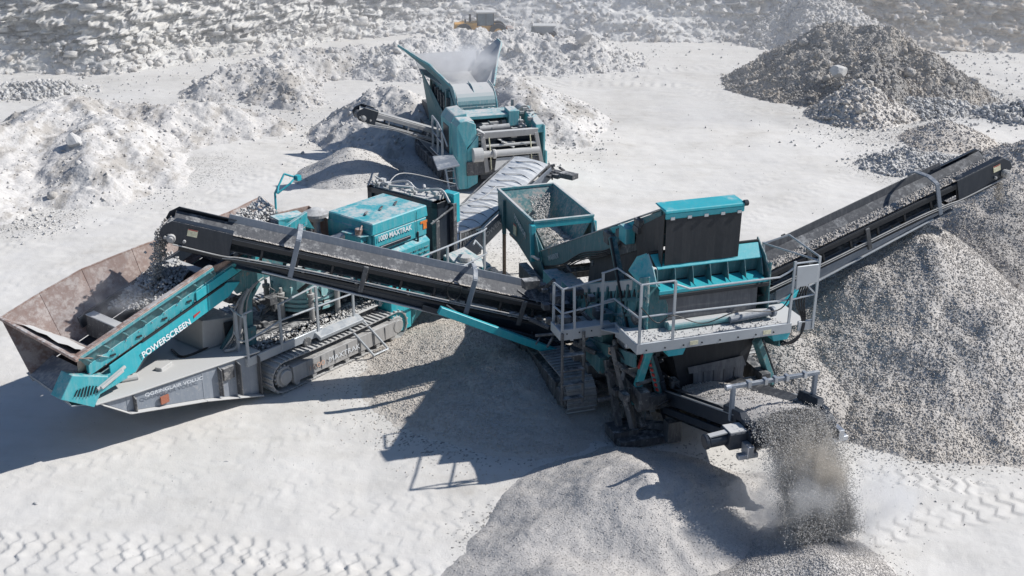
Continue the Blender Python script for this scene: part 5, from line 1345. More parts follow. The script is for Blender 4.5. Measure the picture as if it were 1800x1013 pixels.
# ---- discharge chute with cells
cx0, cx1 = -.66, 1.30
m = MB()
m.plate([(cx0, .14, 3.32), (cx1, .14, 3.32), (cx1 - .02, -.06, 3.12), (cx0 + .05, -.06, 3.12)], .025)
dcx = m.part("discharge_chute", M['tealclean'], sc)
m = MB(); m.plate([(cx0 - .02, .16, 3.35), (cx0 - .02, -.08, 3.13), (cx0 - .04, -.28, 2.92), (cx0 - .20, .0, 2.86), (cx0 - .30, .30, 3.02), (cx0 - .18, .25, 3.27)], .025); m.part("cheek_plate", M['teal'], dcx)
m = MB(); m.plate([(cx1 + .02, .20, 3.40), (cx1 + .02, -.10, 3.18), (cx1 + .0, -.32, 2.90), (cx1 + .0, -.36, 2.22), (cx1, .0, 2.22), (cx1 + .02, .3, 2.8)], .03); m.part("cheek_plate", M['tealdull'], dcx)
m = MB()
m.plate([(cx0 + .04, .02, 3.10), (cx1 - .02, .02, 3.12), (cx1 - .02, .02, 2.86), (cx0 + .04, .02, 2.86)], .02)
for i in range(7):
    x = cx0 + .04 + i * (cx1 - cx0 - .07) / 6; m.plate([(x, -.07, 3.12), (x, .02, 3.12), (x - .05, .02, 2.86), (x - .07, -.28, 2.90)], .018)
m.part("chute_cell", M['tealdull'], dcx, split=0)
m = MB()
for i in range(6):
    x0_ = cx0 + .02 + i * (cx1 - cx0 - .07) / 6; x1_ = x0_ + (cx1 - cx0) / 6 - .03
    m.plate([(x0_, -.02, 2.885), (x1_, -.02, 2.885), (x1_, -.30, 2.845), (x0_ - .02, -.30, 2.845)], .015)
m.bar((cx0 - .02, -.30, 2.82), (cx1, -.30, 2.82), .03, .07); m.part("chute_lip", M['tealclean'], dcx, split=0)
m = MB(); m.bar((cx0 - .05, .16, 3.34), (cx1 + .02, .16, 3.34), .03, .05); m.bar((cx0 - .02, -.325, 2.75), (cx1 - .0, -.325, 2.75), .02, .07); m.part("rubber_edge", M['rubber'], dcx)
m = MB(); curtain(m, [(cx0 + .1, -.26, 2.76), (cx1 - .18, -.26, 2.76)], [(cx0 + .1, -.28, 2.30), (cx1 - .18, -.28, 2.30)], 6, .004)
m.part("rubber_curtain", m_paint("grey rubber curtain", (.11, .11, .12), .45, .8), dcx, bevel=0)
m = MB(); m.tube((cx0 + .1, -.42, 2.28), (cx1 - .05, -.42, 2.28), .07, 16); m.box(cx0 + .1, cx1 - .05, -.42, -.30, 2.22, 2.32); m.part("chute_trough", m_paint("chalky teal trough", (.10, .36, .38), .75, .6, base=.15), dcx)
m = MB(); m.tube((.50, -.52, 2.29), (1.25, -.52, 2.33), .055, 14); m.tube((1.25, -.52, 2.33), (1.32, -.5, 2.33), .09, 14); m.part("vibrator_motor", M['steel'], dcx)
# ---- platform
m = MB(); m.box(-1.29, 1.42, -.88, -.28, 2.185, 2.205); m.hexa([(-1.98, .62, 1.86), (-1.0, .62, 1.86), (-1.0, 1.05, 1.86), (-1.98, 1.05, 1.86), (-1.98, .62, 1.88), (-1.0, .62, 1.88), (-1.0, 1.05, 1.88), (-1.98, 1.05, 1.88)]); m.hexa([(-1.3, -.3, 2.18), (-.9, -.3, 2.18), (-.9, .65, 1.86), (-1.3, .65, 1.86), (-1.3, -.3, 2.20), (-.9, -.3, 2.20), (-.9, .65, 1.88), (-1.3, .65, 1.88)]); m.box(1.36, 1.82, -.82, .05, 2.165, 2.185); m.box(-1.29, -.9, -.3, -.15, 2.187, 2.203)
plat = m.part("platform", M['deck'], sc, split=0)
m = MB(); m.box(-1.31, 1.42, -.92, -.88, 2.10, 2.28); m.box(-2.0, -.98, .58, .62, 1.78, 1.98); m.box(-1.31, -1.27, -.90, -.2, 2.10, 2.26); m.box(-2.02, -1.98, .6, 1.05, 1.78, 1.95); m.hexa([(-1.31, -.3, 2.08), (-1.27, -.3, 2.08), (-1.0, .60, 1.78), (-1.04, .60, 1.78), (-1.31, -.3, 2.26), (-1.27, -.3, 2.26), (-1.0, .60, 1.98), (-1.04, .60, 1.98)]); m.box(1.55, 1.85, -.90, -.86, 2.10, 2.27)
m.part("kick_plate", M['galv'], plat, split=0)
m = MB(); m.hexa([(-.75, -.9, 1.98), (-.50, -.9, 1.98), (-.50, -.5, 1.98), (-.75, -.5, 1.98), (-.80, -.9, 2.10), (-.45, -.9, 2.10), (-.45, -.5, 2.10), (-.80, -.5, 2.10)])
m.hexa([(1.12, -.9, 1.98), (1.38, -.9, 1.98), (1.38, -.5, 1.98), (1.12, -.5, 1.98), (1.08, -.9, 2.10), (1.42, -.9, 2.10), (1.42, -.5, 2.10), (1.08, -.5, 2.10)])
m.part("bracket_shoe", M['tealclean'], plat)
m = MB()
for x in (-1.2, -.6, .3, 1.2): m.bar((x, -.85, 2.13), (x, .1, 2.02), .08, .12)
for x in (-1.8, -1.3): m.bar((x, .6, 1.80), (x + .1, 1.2, 1.75), .06, .1)
m.box(-1.3, 1.4, -.5, -.42, 2.02, 2.12); m.part("platform_beam", M['galv'], plat, split=0)
T = 3.26
rail(sc, "railing", [
    [(-1.98, 1.02, 2.66), (-1.98, .60, 2.70), (-1.30, .60, 2.80)], [(-1.98, 1.02, 2.24), (-1.98, .60, 2.27), (-1.06, .60, 2.38)],
    [(-1.30, .60, 2.90), (-1.02, .60, 2.96), (-1.27, -.89, T)], [(-1.3, .60, 2.38), (-1.06, .60, 2.42), (-1.27, -.89, 2.70)],
    [(-1.27, -.89, T), (-.70, -.89, T), (-.68, -.90, 3.20), (-.45, -.90, 3.10), (1.12, -.90, 3.10), (1.26, -.9, 3.16), (1.38, -.9, 3.24)],
    [(-1.27, -.89, 2.72), (-.70, -.89, 2.72), (1.38, -.89, 2.68), (1.80, -.89, 2.72)],
    [(1.38, -.90, 3.30), (1.82, -.90, 3.30), (1.42, .15, 3.28), (1.82, .05, 3.42), (1.83, -.9, 3.36)]],
    [((-1.98, .59, 1.8), (-1.98, .59, 2.70)), ((-1.76, .59, 1.8), (-1.78, .60, 2.74)), ((-1.28, .59, 1.8), (-1.27, .60, 2.92)), ((-1.27, -.905, 2.12), (-1.27, -.905, T)), ((-.70, -.905, 2.12), (-.70, -.905, T)),
     ((1.36, -.905, 2.12), (1.38, -.905, 3.34)), ((1.82, -.905, 2.12), (1.82, -.905, 3.38)), ((1.50, .16, 2.2), (1.42, .16, 3.3)), ((-1.98, 1.02, 1.8), (-1.98, 1.02, 2.66))], r=.018)
m = MB(); m.plate([(1.40, -.93, 3.26), (1.80, -.93, 3.26), (1.80, -.93, 2.94), (1.66, -.93, 2.94), (1.62, -.93, 2.90), (1.50, -.93, 2.90), (1.42, -.93, 2.84)], .02); m.part("control_panel", M['galv'], plat, bevel=.01)
m = MB(); m.bar((1.62, -.9, 2.92), (1.8, -.9, 2.74), .025, .025); m.part("panel_brace", M['galv'], plat, bevel=0)
m = MB()
for k in range(4): m.curve([(1.55 + .04 * k, -.88, 2.9), (1.50 + .05 * k, -.85, 2.6), (1.62 + .02 * k, -.88, 2.3), (1.60, -.92, 2.05), (1.45 - .05 * k, -.9, 1.9), (1.30, -.8, 1.95)], .014)
m.curve([(-1.75, .65, 2.6), (-1.6, .6, 2.55), (-1.57, .6, 2.3), (-1.75, .65, 2.2)], .012)
m.part("cable", M['hose'], plat, bevel=0, split=0)
m = MB()     # ladder at the left wing
for x in (-2.0, -1.62): m.bar((x, .52, 1.95), (x, .50, .62), .045, .04)
for k in range(4): m.box(-2.0, -1.62, .44, .56, .72 + k * .27, .75 + k * .27)
m.part("ladder", M["grimeshade"], sc, split=0)  # dark steel stands in for the machine's shade on the ladder
rubble_on("loose_stones", "grit and chips lying on the grey railed platform of the screener", SF, lambda u, v: (-1.25 + 2.6 * u, -.86 + .55 * v, 2.205), 700, .006, .02, 92, M['rubble'])
# ---- lower rubber chute above the tail belt
m = MB()
curtain(m, [(-.40, -.12, 2.0), (1.32, -.12, 2.0)], [(-.10, -.10, .95), (1.05, -.10, .95)], 8, .008)
curtain(m, [(-.40, -.12, 2.0), (-.86, 1.7, 1.9)], [(-.10, -.10, .95), (-.35, 1.7, .80)], 12, .03)
curtain(m, [(1.32, -.12, 2.0), (1.3, 1.7, 1.9)], [(1.05, -.10, .95), (.95, 1.7, .80)], 8, .02)
lc = m.part("rubber_chute", M['rubber'], sc, bevel=0, split=0)
for i in range(5):
    m = MB(); x = .10 + i * .195
    curtain(m, [(x, -.16, 1.26), (x + .18, -.16, 1.26)], [(x + .015 - .01 * i, -.18, .84), (x + .19 - .01 * i, -.18, .84)], 3, .008)
    m.part("rubber_flap", M['belt'] if i < 0 else m.V and D.materials["grey rubber curtain"], lc, bevel=0, split=0)
m = MB(); curtain(m, [(.0, -.15, 1.33), (1.02, -.15, 1.40)], [(.02, -.17, 1.22), (1.10, -.17, 1.22)], 6, .01); m.part("patch_strip", D.materials["grey rubber curtain"], lc, bevel=0, split=0)
# ---- legs with reflective marks
ft1, ft2 = P(1100, 735, z=.22), P(1172, 745, z=.22)
tp = (-.90, -.42, 1.92)
m = MB(); m.bar(vec(tp) + Vector((0, -.06, 0)), vec(tp).lerp(vec(ft1), .86) + Vector((0, -.06, 0)), .12, .11); m.part("support_leg", M['teal'], sc)
m = MB(); m.bar(vec(tp).lerp(vec(ft1), .70), ft1, .09, .08); m.lathe(vec(tp).lerp(vec(ft1), .76), [(.10, -.02), (.16, .0), (.16, .03), (.10, .04)], 18, vec(tp) - vec(ft1)); m.part("support_foot", M['grimeshade'], sc)
m = MB(); m.bar(vec(tp) + Vector((.04, 0, 0)), vec(tp).lerp(vec(ft2), .72), .11, .10); m.part("support_leg", M['tealdull'], sc)
m = MB(); m.bar(vec(tp).lerp(vec(ft2), .66), ft2, .07, .07); m.tube(vec(tp) + Vector((.12, -.02, -.1)), vec(ft2) + Vector((.08, 0, .2)), .035, 10); m.tube(vec(tp).lerp(vec(ft2), .4) + Vector((.10, -.02, 0)), vec(ft2) + Vector((.08, 0, .1)), .05, 12); m.part("hydraulic_ram", M['dark'], sc)
m = MB()
for ft, k0, k1 in ((ft1, .05, .24), (ft1, .52, .66)):
    m.bar(vec(tp).lerp(vec(ft), k0) + Vector((-.07, -.03, 0)), vec(tp).lerp(vec(ft), k1) + Vector((-.07, -.03, 0)), .02, .05)
for k in range(9):
    m.bar(vec(tp).lerp(vec(ft2), .1 + k * .065) + Vector((-.03, -.055, 0)), vec(tp).lerp(vec(ft2), .13 + k * .065) + Vector((-.03, -.055, 0)), .045, .02)
m.part("reflective_mark", M['redmark'], sc, bevel=0, split=0)
m = MB(); q0, q1 = P(1330, 598, y=-.3), P(1356, 672, z=.75); m.bar(q0, q1, .13, .12); m.part("support_leg", M['tealdull'], sc)
m = MB(); m.bar(vec(q0) + Vector((.12, 0, 0)), vec(q1) + Vector((.12, 0, .0)), .03, .03); m.bar(q1, (q1[0] + .1, q1[1] + .15, .1), .1, .1); m.part("hydraulic_ram", M['dark'], sc)
rr = random.Random(21); m = MB()
m.bar((-1.22, .2, 1.75), (-.95, -.15, .35), .11, .09); m.bar((-1.05, .75, 1.45), (-.75, -.10, .30), .12, .08); m.bar((-1.15, .6, 1.3), (-1.10, .0, .10), .10, .10); m.box(-1.3, -.85, -.15, .25, .12, .30); m.box(-1.25, -.2, -.32, .0, .06, .20)
m.bar((-1.1, .3, .25), (-.2, -.35, .35), .10, .12); m.box(-.45, -.2, -.45, -.25, .12, .5)
clutter(m, rr, -1.2, -.2, -.2, 1.6, .25, 1.7, 70, (.05, .2), .6); clutter(m, rr, -1.0, 1.2, .3, 2.5, .5, 1.5, 50, (.08, .25), .5)
clutter(m, rr, -2.0, -.9, .8, 3.2, 1.0, 2.1, 50, (.06, .2), .5)
m.part("undercarriage_gear", M['grimeshade'], sc, bevel=0, split=0)
m = MB()
for k in range(5): m.curve([(-1.15, .5, 1.6 - .1 * k), (-.8, .1 - .04 * k, 1.25), (-.5, .1, 1.3 - .08 * k), (-.2, -.3, 1.05)], .022)
m.curve([(-1.2, .2, 1.7), (-1.0, -.2, 1.55), (-.5, -.3, 1.68), (-.3, -.3, 1.8)], .02)
m.curve([(-.6, -.35, .8), (-.7, -.5, .9), (-.55, -.55, 1.0), (-.45, -.4, .9), (-.3, -.5, .75)], .025)
m.part("hose_bundle", M['hose'], sc, bevel=0, split=0)
# ---- tail conveyor, wide belt
TI = Inc((.22, 1.35, .40), (.33, -2.72, 1.62), side=(1, .02, 0)); tw = .66
m = MB()
for s in (-1, 1):
    TI.box(m, .8, TI.L - .25, s * tw - .04, s * tw + .04, -.10, .12); TI.box(m, 1.6, TI.L - .5, s * (tw + .06) - .02, s * (tw + .06) + .02, -.26, -.14)
TI.box(m, 1.5, 1.65, -tw, tw, -.22, -.12); TI.box(m, 3.0, 3.1, -tw, tw, -.22, -.12)
tc = m.part("tail_conveyor", M['dark'], sc, split=0)
m = MB(); TI.box(m, .9, TI.L - .3, -tw - .055, -tw + .0, .12, .14); TI.box(m, .9, TI.L - .3, tw, tw + .055, .12, .14); m.part("edge_strip", M['silver'], tc)
m = MB(); g = []; R_ = .20
for i in range(40): g.append([TI((TI.L) * i / 39, (j / 8 * 2 - 1) * tw * .96, .05 + .12 * (abs(j / 4 - 1) ** 2) * min(1, (39 - i) / 8)) for j in range(9)])
for i in range(1, 13):
    t = PI * i / 12 * .98; g.append([TI(TI.L + R_ * math.sin(t), (j / 8 * 2 - 1) * tw * .96, .05 - R_ + R_ * math.cos(t)) for j in range(9)])
g.append([TI(.6, (j / 8 * 2 - 1) * tw * .96, -.34) for j in range(9)])
m.sheet(g); m.part("belt", M['belt'], tc, bevel=0, smooth=True)
m = MB()
for s in (-1, 1):
    c0 = TI(TI.L, s * (tw + .01), -.15); m.tube(c0, TI(TI.L, s * (tw - .12), -.15), .215, 26)
    m.tube(c0, TI(TI.L, s * (tw + .06), -.15), .16, 20)
m.part("head_drum", M['dark'], tc, bevel=0)
m = MB()      # gearbox and motor on the left, take-up blocks both sides
c0 = TI(TI.L - .08, -tw - .18, -.12); m.box(c0.x - .16, c0.x + .14, c0.y - .15, c0.y + .15, c0.z - .14, c0.z + .12); c1 = TI(TI.L - .12, -tw - .60, -.14); m.tube(c0, c1, .10, 18); m.tube(c1, c1 + (c1 - c0).normalized() * .06, .115, 18)
m.part("drive_motor", M['dark'], tc, bevel=.012)
m = MB(); m.box(c0.x - .14, c0.x + .13, c0.y - .13, c0.y + .13, c0.z + .12, c0.z + .14); m.bar(c0 + Vector((-.15, -.02, .11)), c1 + Vector((-.0, -.02, .10)), .10, .02); m.part("motor_dust", M['deck'], tc, bevel=0)
m = MB()
for s in (-1, 1):
    c0 = TI(TI.L + .12, s * (tw + .10), -.32); m.box(c0.x - .05, c0.x + .05, c0.y - .10, c0.y + .10, c0.z - .05, c0.z + .12); m.bar(TI(TI.L + .12, s * (tw - .05), -.38), TI(TI.L + .10, s * (tw + .26), -.38), .10, .08)
m.part("belt_scraper", M['silver'], tc)
m = MB()
for s in (-1, 1):
    m.hexa([TI(TI.L - .62, s * (tw + .05), .12), TI(TI.L - .05, s * (tw + .05), .05), TI(TI.L - .05, s * (tw - .12), .05), TI(TI.L - .62, s * (tw - .10), .14),
            TI(TI.L - .60, s * (tw + .05), .24), TI(TI.L - .12, s * (tw + .05), .20), TI(TI.L - .12, s * (tw - .05), .20), TI(TI.L - .60, s * (tw - .05), .26)])
    m.box(*sorted((TI(TI.L, s * tw, 0).x - .05, TI(TI.L, s * tw, 0).x + .05)), TI(TI.L, 0, 0).y - .02, TI(TI.L, 0, 0).y + .12, TI(TI.L, 0, 0).z - .1, TI(TI.L, 0, 0).z + .08)
m.part("belt_guide", M['dark'], tc)
ax = TI.L - .42
A0, A1 = TI(ax, -tw - .04, .02), TI(ax, tw + .04, .02); Z_ = Vector((0, 0, .57))
m = MB(); m.bar(A0, A0 + Z_, .065, .065); m.bar(A1, A1 + Z_, .065, .065); m.bar(A0 + Z_ + Vector((-.06, 0, 0)), A1 + Z_ + Vector((.06, 0, 0)), .06, .06)
arch = m.part("arch_frame", M['steel'], tc)
m = MB()
for k in (.18, .38, .5, .64, .86): q = (A0 + Z_).lerp(A1 + Z_, k); m.box(q.x - .025, q.x + .025, q.y - .045, q.y + .045, q.z - .045, q.z + .05)
m.tube(A0 + Z_ + Vector((-.14, -.02, .01)), A0 + Z_ + Vector((-.06, -.02, .01)), .045, 12); m.part("clamp", M['silver'], arch, bevel=0, split=0)
m = MB()
for k in (0.9, 1.45): c = TI(k, -tw - .02, .24); m.tube(c, c + Vector((.13, -.05, -.03)), .06, 14)
m.bar(TI(.8, -tw, .18), TI(1.6, -tw - .02, .20), .05, .05); m.part("roller_end", M['silver'], tc)
m = MB(); m.bar(TI(.9, -tw - .18, .30), TI(1.1, -tw - .12, -.55), .14, .10); m.hexa([TI(.75, -tw - .25, -.3), TI(1.25, -tw - .25, -.3), TI(1.25, -tw - .05, -.3), TI(.75, -tw - .05, -.3), TI(.85, -tw - .25, .25), TI(1.15, -tw - .25, .25), TI(1.15, -tw - .05, .25), TI(.85, -tw - .05, .25)]); m.part("conveyor_bracket", M['pipe'], tc)
belt_gravel("belt_load", "bed of fine gravel riding the wide tail belt towards its drum", SF, TI, .7, TI.L + .02, tw * .86, .06, 41, M['gravelfine'], .008, .02, 2200, .09)
belt_gravel("belt_load", "gravel heaped on the sloping belt below the open mouth of the teal hopper", SF, FI, .0, 2.6, .52, .10, 42, M['gravel'], .012, .03, 2200, .16)
belt_gravel("belt_load", "gravel bed showing through the open front of the teal hopper", SF, Inc((.04, 7.9, 1.22), (.08, 5.4, 1.24)), .0, 2.5, .46, .02, 47, M['gravel'], .012, .03, 1500, .22)
belt_gravel("belt_load", "stones riding hidden inside the upper run of the hopper's belt", SF, FI, 2.6, 6.5, .40, .05, 46, M['gravel'], .012, .03, 500, .05)
# ---- long left and right conveyors
LT = P(1020, 553, y=2.75); LH = P(302, 398, z=3.3)
lconv, LI = conveyor(sc, "return_conveyor", LT, LH, .70, "long dark conveyor reaching left over the rusty hopper", beam=.27, pan=.40, skirt=.22, hoops=[(2.2, .34), (4.15, .10), (5.45 - .05, .36), (1.2, .1)], head_len=1.05, near=1)
RT = P(1300, 500, y=1.7); RH = P(1742, 288, z=3.60)
rconv, RI = conveyor(sc, "stockpile_conveyor", RT, RH, .68, "long dark conveyor rising right over the gravel heaps", beam=.25, pan=.40, skirt=.22, hoops=[(1.3, .30), (2.6, .06), (4.25, .34)], head_len=1.15, near=-1, mats={'pan': M['steel'], 'skirt': M['belt']})
belt_gravel("belt_load", "line of grey stones riding the left conveyor towards the rusty hopper", SF, LI, .3, LI.L - .02, .14, .02, 43, M['gravel'], .009, .022, 2600, .05)
belt_gravel("belt_load", "line of grey stones riding the right conveyor up to the heap", SF, RI, .3, RI.L + .02, .20, .03, 44, M['gravel'], .010, .028, 2600, .075)
m = MB(); a, b = P(772, 545, y=2.3), P(985, 622, y=2.3); m.bar(a, b, .10, .14); m.part("conveyor_strut", M['tealclean'], sc)
m = MB(); m.bar(P(1345, 565, y=.9), P(1402, 512, y=1.2), .08, .10); m.part("conveyor_strut", M['tealclean'], sc)
m = MB()
for k in range(3): m.curve([LI(2.6, .45, -.2 - .03 * k), LI(1.8, .5, -.5 + .06 * k), LI(1.0, .5, -.42), LI(.2, .5, -.62 + .06 * k), (-1.0, 2.0, 1.3)], .022)
m.bar(LI(3.0, .42, -.35), LI(.0, .42, -.55), .06, .09); m.bar(LI(2.6, .1, -.40), LI(.0, .2, -.75), .07, .10)
m.part("folding_link", M['dark'], sc, bevel=0, split=0)
m = MB(); q = LI(2.5, .44, .0); 
for i in range(12):
    t0, t1 = 2 * PI * i / 12, 2 * PI * (i + 1) / 12; m.tube(q + Vector((math.cos(t0) * .13, 0, .10 + math.sin(t0) * .18)), q + Vector((math.cos(t1) * .13, 0, .10 + math.sin(t1) * .18)), .010, 6)
m.part("hose_loop", M['hose'], sc, bevel=0)

# small fittings seen on the plates
m = MB()
for x in np.arange(-1.15, 1.4, .32): m.tube((x, -.92, 2.16), (x, -.93, 2.16), .014, 6)
for x in np.arange(-1.9, -1.0, .22): m.tube((x, .58, 1.9), (x, .57, 1.9), .014, 6)
m.part("bolt", M['darkmark'], plat, bevel=0)
m = MB()
for k in range(4):
    m.curve([FI(1.0, -.70, -.05 - .03 * k), FI(2.2, -.72, -.12 - .03 * k), FI(3.3, -.70, -.02 - .04 * k), FI(4.6, -.72, -.10 - .03 * k), FI(5.6, -.74, .02)], .013)
m.part("hydraulic_hose", M['hose'], fc, bevel=0)
m = MB(); m.curve([(-1.27, -.93, 2.9), (-1.0, -.95, 2.62), (-.72, -.93, 2.7), (-.2, -.94, 2.5), (.4, -.94, 2.62), (1.1, -.95, 2.55), (1.36, -.93, 2.8)], .010); m.part("rail_cable", M['hose'], plat, bevel=0)
for x, z in ((-.4, 2.14), (.9, 2.14)):
    m = MB(); m.box(x, x + .14, -.928, -.922, z, z + .07); m.part("plate_sticker", M['labelyellow'], plat, bevel=0)
for k in range(3):
    m = MB(); c = vec((-.92, .4 + .9 * k, 1.75 - .25 * k)); m.box(c.x - .08, c.x + .05, c.y - .16, c.y + .16, c.z - .12, c.z + .12); m.part("control_box", M['pipe'] if k != 1 else M['teal'], bxp)
# ================================================================== JAW CRUSHER (far)
jc = empty("jaw_crusher", JF, "farthest teal machine, sun faded, with two tall flared hopper wings", "stone crusher")
P = JF.P
crawler(jc, .9, 4.6, -1.35, -.9, .62, 'y', M['trackshade'], M['grimeshade'], out=-1)
crawler(jc, .9, 4.6, 1.15, 1.6, .62, 'y', M['trackshade'], M['grimeshade'], out=1)
m = MB(); m.box(-.95, 1.2, -.1, 6.0, .55, .95); m.box(-.7, .9, 2.2, 6.2, .95, 1.4); m.part("chassis", M['grimeshade'], jc, split=0)
# front cheek panels
m = MB()
m.plate([(-1.18, .0, .15), (-.92, -.02, .15), (-.92, -.02, 1.35), (-.62, .0, 1.62), (-.66, .0, 2.02), (-.90, .02, 2.12), (-1.10, .02, 2.10), (-1.20, .02, 1.98)], .04)
m.plate([(-.92, -.03, .15), (-.62, -.03, .30), (-.58, -.03, 1.72), (-.92, -.03, 1.30)], .03)
m.box(-1.20, -1.16, .0, .55, .2, 1.98); m.hexa([(-1.2, .0, 1.95), (-.66, .0, 1.95), (-.66, .55, 1.95), (-1.2, .55, 1.95), (-1.12, .04, 2.12), (-.7, .04, 2.1), (-.7, .5, 2.12), (-1.12, .5, 2.14)])
fp = m.part("front_panel", M['jawteal'], jc, split=0, bevel=.015)
m = MB()
m.box(1.36, 1.42, -.02, 1.5, .75, 1.85); m.hexa([(1.15, .0, 1.62), (1.44, .0, 1.62), (1.44, 1.4, 1.62), (1.15, 1.4, 1.62), (1.15, .05, 1.86), (1.40, .05, 1.86), (1.40, 1.4, 2.1), (1.15, 1.4, 2.1)]); m.box(1.40, 1.46, -.1, .3, .15, 1.1)
m.part("side_panel", M['jawteal'], jc, split=0, bevel=.015)
m = MB()
m.hexa([(-1.22, .62, .9), (-.72, .62, .9), (-.72, 1.7, .9), (-1.22, 1.7, .9), (-1.22, .62, 1.95), (-.72, .62, 2.05), (-.72, 1.7, 2.1), (-1.22, 1.7, 1.95)])
m.hexa([(-1.22, .62, 1.95), (-.72, .62, 2.05), (-.72, 1.7, 2.1), (-1.22, 1.7, 1.95), (-1.08, .66, 2.14), (-.72, .66, 2.18), (-.72, 1.66, 2.2), (-1.08, 1.66, 2.16)])
pn = m.part("power_unit_panel", M['jawteal'], jc, split=0, bevel=.02)
m = MB(); m.box(-1.235, -1.215, .8, 1.4, 1.0, 1.8); m.part("cooler_opening", M['dark'], pn)
m = MB(); m.box(-.75, 1.0, 1.05, 1.55, 1.80, 2.06); m.box(-.72, .55, .75, 1.05, 1.95, 2.05); m.hexa([(.55, .7, 1.7), (.85, .7, 1.7), (.85, 1.1, 1.7), (.55, 1.1, 1.7), (.55, .7, 2.14), (.85, .7, 2.14), (.85, 1.15, 2.18), (.55, 1.15, 2.18)])
cp = m.part("engine_cover", M['jawteal'], jc, split=0, bevel=.012)
m = MB(); m.box(-.6, .5, .98, 1.04, 1.8, 1.95); m.box(-.7, 1.1, .1, 1.0, 1.2, 1.35); m.part("engine_bay", M['dark'], cp)
m = MB(); rr = random.Random(31)
clutter(m, rr, -.55, 1.1, .15, 1.0, 1.5, 1.85, 46, (.05, .17), .55); clutter(m, rr, .9, 1.35, .4, 1.8, 1.8, 2.1, 22, (.05, .14), .5)
clutter(m, rr, -.6, 1.2, .0, .8, .9, 1.4, 40, (.05, .18), .6)
m.tube((-.4, .5, 1.72), (.5, .5, 1.74), .09, 14); m.tube((1.15, 1.1, 2.0), (1.15, 1.45, 2.0), .18, 20); m.tube((1.0, 1.7, 2.0), (1.0, 1.7, 2.25), .06, 12)
m.part("engine_parts", M['pipe'], jc, bevel=0, split=0)
m = MB(); m.box(-.52, 1.18, -.06, .08, 1.58, 1.74); m.bar((-.62, .1, 1.8), (-.40, -.03, 1.68), .14, .12); m.bar((-.46, -.02, 1.62), (-.36, -.10, .62), .12, .10); m.bar((1.13, -.02, 1.65), (1.30, -.12, .60), .11, .10); m.bar((1.1, .0, 1.7), (1.25, .7, 1.75), .1, .1)
m.part("gantry", M['pipe'], jc, split=0)
m = MB(); m.box(-.6, 1.2, -.06, .1, 1.742, 1.76); m.part("gantry_dust", M['deck'], jc, bevel=0)
m = MB(); m.tube((-.62, -.12, 1.15), (1.2, -.12, 1.15), .10, 18); m.tube((-.78, -.12, 1.15), (-.50, -.12, 1.15), .20, 20); m.lathe((-.2, -.16, 1.15), [(.13, 0), (.14, .04), (.13, .08)], 16, (1, 0, 0)); m.tube((-.5, -.05, 1.36), (1.15, -.05, 1.36), .04, 10)
m.part("magnet_roller", M['deck'], jc, bevel=0, split=0)
m = MB()
for x in (-.30, .92): m.curve([(x, -.12, 1.62), (x + .03, -.15, 1.2), (x + .06, -.15, .7)], .016)
m.part("chain", M['labelyellow'], jc, bevel=0)
m = MB(); m.box(-.5, 1.1, .1, .2, .35, 1.1); m.box(-.9, 1.3, .3, 2.4, .95, 1.5); m.part("crusher_body", M['dark'], jc, split=0)
m = MB(); m.plate([(-.1, -.14, 1.02), (.9, -.14, 1.02), (.8, -.3, .7), (-.2, -.3, .7)], .02); m.bar((.45, -.1, 1.28), (.1, .35, 1.45), .1, .03); m.bar((.1, -.1, 1.45), (.7, .35, 1.3), .1, .03); m.part("cross_brace", M['deck'], jc)
# feeder throat with rounded dusty cover
m = MB(); g = []
for i in range(9):
    t = i / 8 * PI * .55; g.append([(x, 3.05 - .85 * math.sin(t), 2.02 + .50 * math.cos(t)) for x in (-.55, -.3, 0, .3, .62)])
m.sheet(g); m.plate([(-.56, 3.1, 1.2), (-.56, 2.2, 1.2), (-.56, 2.2, 1.95), (-.56, 2.5, 2.4), (-.56, 3.05, 2.52)], .02); m.plate([(.63, 3.1, 1.2), (.63, 2.2, 1.2), (.63, 2.2, 1.95), (.63, 2.5, 2.4), (.63, 3.05, 2.52)], .02); m.box(-.55, .62, 2.18, 2.25, 1.3, 1.98)
fd = m.part("feeder_cover", m_paint("dust caked teal cover", (.06, .30, .33), 1.1, .6, base=.35), jc, bevel=0, split=0)
m = MB()
for x in (-.58, .02, .66): m.curve([(x, 3.05, 2.56), (x, 2.6, 2.47), (x, 2.28, 2.15), (x, 2.18, 1.85)], .022)
clutter(m, random.Random(9), -.5, .6, 1.9, 2.3, 1.7, 2.0, 20, (.04, .12)); m.part("cover_rib", M['jawteal'], fd, bevel=0, split=0)
# hopper wings
wl = [(-.52, 2.95, 2.44), (-.95, 4.0, 2.95), (-1.62, 5.35, 3.36)]
m = MB()
m.plate([wl[0], wl[1], (-.56, 4.0, 2.32), (-.52, 2.95, 1.9)], .03); m.plate([wl[1], wl[2], (-.62, 5.2, 2.46), (-.56, 4.0, 2.32)], .03); m.plate([(-.60, 2.95, 2.3), (-.60, 4.0, 2.4), (-.66, 4.9, 2.3), (-.62, 4.6, 1.2), (-.60, 4.2, .95), (-.60, 2.4, .95), (-.60, 2.4, 1.9)], .03)
hw = m.part("hopper_wing", m_paint("shaded faded teal plate", (.04, .19, .22), .55, .55, wear=(.25, .24, .23), wearamt=.3, base=.12), jc, split=0)  # darker copy of the teal, shade of the outer face painted in
m = MB(); [m.bar(a, b, .05, .08) for a, b in zip(wl[:-1], wl[1:])]; m.part("wing_edge", M['jawteal'], hw)
